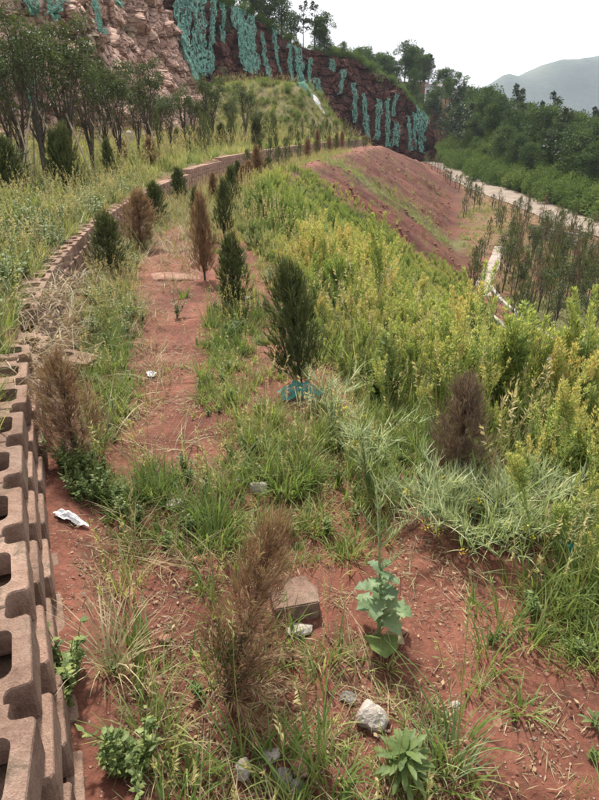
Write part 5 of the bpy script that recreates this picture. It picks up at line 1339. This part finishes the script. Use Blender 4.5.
# ------------------------------------------------------------------ stones, bricks, litter
def stone(px, py, sx, sy, sz, mat, lab, seed, rz=0, sub=3, name='stone', sink=.3):
    x, y, z = at(px, py); o = link(bpy.data.objects.new(name, rock_mesh(seed, sx, sy, sz, mat, sub))); o.location = (x, y, z + sz * (1 - sink) * .6); o.rotation_euler = (0, 0, rz); tag(o, lab, 'stone')
stone(372, 722, .062, .052, .055, M['stone'], 'pale rounded stone on the red soil in front of the mustard plant', 901, .3)
stone(348, 700, .03, .025, .02, M['greystone'], 'little grey stone left of the pale rounded one', 902)
stone(300, 632, .055, .04, .03, M['stone'], 'flat pale stone in front of the broken block', 903, .2)
stone(296, 790, .03, .025, .03, M['greystone'], 'blue grey stone at the bottom edge', 904)
stone(284, 782, .035, .03, .03, M['greystone'], 'dark grey stone left of the blue grey one at the bottom edge', 905, 1)
stone(300, 770, .04, .035, .022, M['redstone'], 'brown clod behind the two grey stones', 906)
stone(270, 758, .035, .025, .022, M['stone'], 'hollow pale shard beside the foot of the leaning dead cypress', 907, .5)
stone(244, 775, .035, .03, .05, M['stone'], 'upright pale stone at the bottom edge under the dead cypress', 908, .2)
stone(176, 505, .05, .035, .02, M['stone'], 'flat pale stone on the path left of the green clump', 909)
stone(455, 705, .02, .014, .012, M['stone'], 'small pale chip right of the pale rounded stone', 910, .6)
stone(498, 723, .025, .016, .012, M['redstone'], 'small pinkish chip near the lone tuft', 911, 1)
stone(402, 632, .028, .02, .01, M['straw'] if False else M['redstone'], 'orange clod right of the large leaf', 912)
stone(165, 640, .03, .025, .02, M['redstone'], 'reddish stone beside the reddish dead cypress foot', 913)
stone(245, 300, .06, .04, .03, M['stone'], 'pale stone under the slim dark cypress', 914)
# pale bare slab of earth on the path
x, y, z = at(172, 275); o = link(bpy.data.objects.new('flat_rock', rock_mesh(915, .42, .26, .06, M['redstone'], 3))); o.location = (x, y, z - .03); tag(o, 'broad flat pale rock set in the path', 'rock')

# broken half of a hollow block
x, y, z = at(296, 608)
bm = bmesh.new()
pts = [(-.10, -.06), (.085, -.075), (.10, .02), (.06, .06), (.075, .085), (-.03, .10), (-.045, .05), (-.10, .055)]
lo = [bm.verts.new((a, b, 0)) for a, b in pts]; hi = [bm.verts.new((a * .97, b * .97, .095 + .006 * math.sin(i * 2))) for i, (a, b) in enumerate(pts)]
bm.faces.new(list(reversed(lo))); bm.faces.new(hi)
for i in range(len(pts)): bm.faces.new((lo[i], lo[(i + 1) % 8], hi[(i + 1) % 8], hi[i]))
bmesh.ops.bevel(bm, geom=bm.edges[:], offset=.005, segments=2, affect='EDGES'); bmesh.ops.recalc_face_normals(bm, faces=bm.faces)
me = bpy.data.meshes.new('broken_block'); bm.to_mesh(me); bm.free(); me.materials.append(M['block'])
o = link(bpy.data.objects.new('broken_block', me)); o.location = (x, y, z - .01); o.rotation_euler = (.06, -.05, .25); tag(o, 'broken pinkish concrete block behind the leaning dead cypress', 'block')

def small_brick(px, py, sx, sy, sz, mat, lab, rz, name='brick', cat='brick', rx=.05):
    x, y, z = at(px, py); bm = bmesh.new(); bmesh.ops.create_cube(bm, size=1)
    for v in bm.verts: v.co = Vector((v.co.x * sx + rb.uniform(-.004, .004), v.co.y * sy + rb.uniform(-.004, .004), v.co.z * sz))
    bmesh.ops.bevel(bm, geom=bm.edges[:], offset=min(sz, sy) * .12, segments=2, affect='EDGES')
    me = bpy.data.meshes.new(name); bm.to_mesh(me); bm.free(); me.materials.append(mat)
    o = link(bpy.data.objects.new(name, me)); o.location = (x, y, z + sz * .35); o.rotation_euler = (rx, .04, rz); tag(o, lab, cat)
small_brick(259, 490, .09, .05, .05, M['stone'], 'small pale brick lying in the green clump', .1, rx=-.25)
small_brick(268, 408, .13, .035, .03, M['rust'], 'reddish brick shard on the path near the teal net', -.15)
small_brick(200, 562, .05, .04, .03, M['rust'], 'red brick bit beside the fresh green clump', .5)
small_brick(236, 483, .05, .03, .03, M['stone'], 'pale chip of brick left of the small brick', .7)

# crumpled white litter and teal net on the ground
def crumple(px, py, sx, sy, hz, mat, lab, name, cat, seed, n=22, z0=.02):
    x, y, z = at(px, py); U, V = np.meshgrid(np.linspace(-1, 1, n), np.linspace(-1, 1, n)); r = np.hypot(U, V)
    edge = 1 + .35 * fbm(np.arctan2(V, U) * 1.2, 0 * U, seed, 3)
    Pz = z0 + hz * (.55 + fbm(U * 2.2, V * 2.2, seed, 4)) * np.clip(1.15 - r, 0, 1)
    PX = U * sx * edge; PY = V * sy * edge
    Z = height(x + PX, y + PY) - z + np.maximum(Pz, .004)
    mb = MB(); ii = (np.arange(n - 1)[:, None] * n + np.arange(n - 1)[None, :]).ravel()
    rc = r.ravel(); ii = ii[rc[ii] < .98 + .15 * np.sin(np.arctan2(V, U).ravel()[ii] * 5)]
    mb.add(np.stack([PX, PY, Z], -1).reshape(-1, 3), np.stack([ii, ii + 1, ii + n + 1, ii + n], 1))
    o = mb.build(name, mat, smoothed=True); o.location = (x, y, z); tag(o, lab, cat)
crumple(70, 520, .075, .03, .04, M['white'], 'crumpled white plastic litter at the foot of the block wall', 'white_litter', 'litter', 71)
crumple(298, 396, .17, .13, .10, M['netblue'], 'crumpled teal net lying below the largest cypress', 'ground_net', 'net', 72, 30)
crumple(485, 478, .10, .04, .05, M['netblue'], 'scrap of teal net caught in the tangled mustard', 'ground_net', 'net', 73)
crumple(570, 552, .09, .05, .04, M['netblue'], 'scrap of teal net under the tall weeds at right', 'ground_net', 'net', 74)
crumple(152, 378, .04, .03, .02, M['white'], 'bit of white litter on the bare path', 'white_litter', 'litter', 75)

# white and green tarp heap on the mound, pale boulder among the trees
tq, hq = cliff_at(318, 103)
p = None
for yy in np.arange(50, 98, .25):                # first ground hit along the pixel's ray
    d = ray(318, 104); q = d / d[1] * yy
    if height(q[0], yy) >= EYE + q[2]: p = (q[0], yy); break
if p is None: p = (ray(318, 104)[0] / ray(318, 104)[1] * 64, 64)
def heap(cx, cy, sx, sy, hz, mat, lab, name, cat, seed, rz):
    n = 24; U, V = np.meshgrid(np.linspace(-1, 1, n), np.linspace(-1, 1, n)); r = np.hypot(U, V)
    c, s_ = math.cos(rz), math.sin(rz); PX = (U * sx * c - V * sy * s_); PY = (U * sx * s_ + V * sy * c)
    Z = height(cx + PX, cy + PY) + hz * np.clip(1 - r ** 2, -.2, 1) * (1 + .8 * fbm(U * 2, V * 2, seed, 3)) - .05
    z0 = float(height(cx, cy)); mb = MB(); ii = (np.arange(n - 1)[:, None] * n + np.arange(n - 1)[None, :]).ravel(); ii = ii[r.ravel()[ii] < 1.02]
    mb.add(np.stack([PX, PY, Z - z0], -1).reshape(-1, 3), np.stack([ii, ii + 1, ii + n + 1, ii + n], 1)); o = mb.build(name, mat, smoothed=True); o.location = (cx, cy, z0); tag(o, lab, cat)
heap(p[0], p[1], 1.0, .7, .35, M['white'], 'white plastic tarp heap on the right shoulder of the mound', 'tarp_heap', 'tarp', 81, -.5)
heap(p[0] - 1.6, p[1] + .6, 1.4, .8, .6, M['net'], 'green net heap beside the white tarp on the mound', 'net_heap', 'net', 82, -.5)
x, y = ground(131, 152, .7)
o = link(bpy.data.objects.new('boulder', rock_mesh(920, .38, .3, .5, M['stone'], 3))); o.location = (x, y, float(height(x, y)) + .25); tag(o, 'pale upright boulder among the trees of the upper terrace', 'boulder')
# loose blocks lying where the wall has slumped
for k, (px, py, rz, lab) in enumerate([(40, 322, 1.2, 'loose concrete block half buried in dry grass on the slumped wall')]):
    x, y = ground(px, py, .40); o = link(bpy.data.objects.new('loose_block', bms[k])); o.location = (x, y, float(height(x, y)) - .05); o.rotation_euler = (.2, .15, rz + .4); tag(o, lab, 'block')

# ------------------------------------------------------------------ haze
mh, t = new_mat('haze_air')
pv = N(t, 'ShaderNodeVolumePrincipled'); pv.inputs['Color'].default_value = (.72, .83, .97, 1); pv.inputs['Density'].default_value = .00017; pv.inputs['Anisotropy'].default_value = .0
o = N(t, 'ShaderNodeOutputMaterial'); t.links.new(pv.outputs[0], o.inputs['Volume'])
mb = MB(); bx(mb, -700, 2300, -60, 2500, -95, 290); hz = mb.build('haze', mh); tag(hz, 'thin pale haze in the valley air', kind='stuff')
print('objects', len(bpy.data.objects), 'tris', sum(len(me.polygons) for me in bpy.data.meshes) * 2)
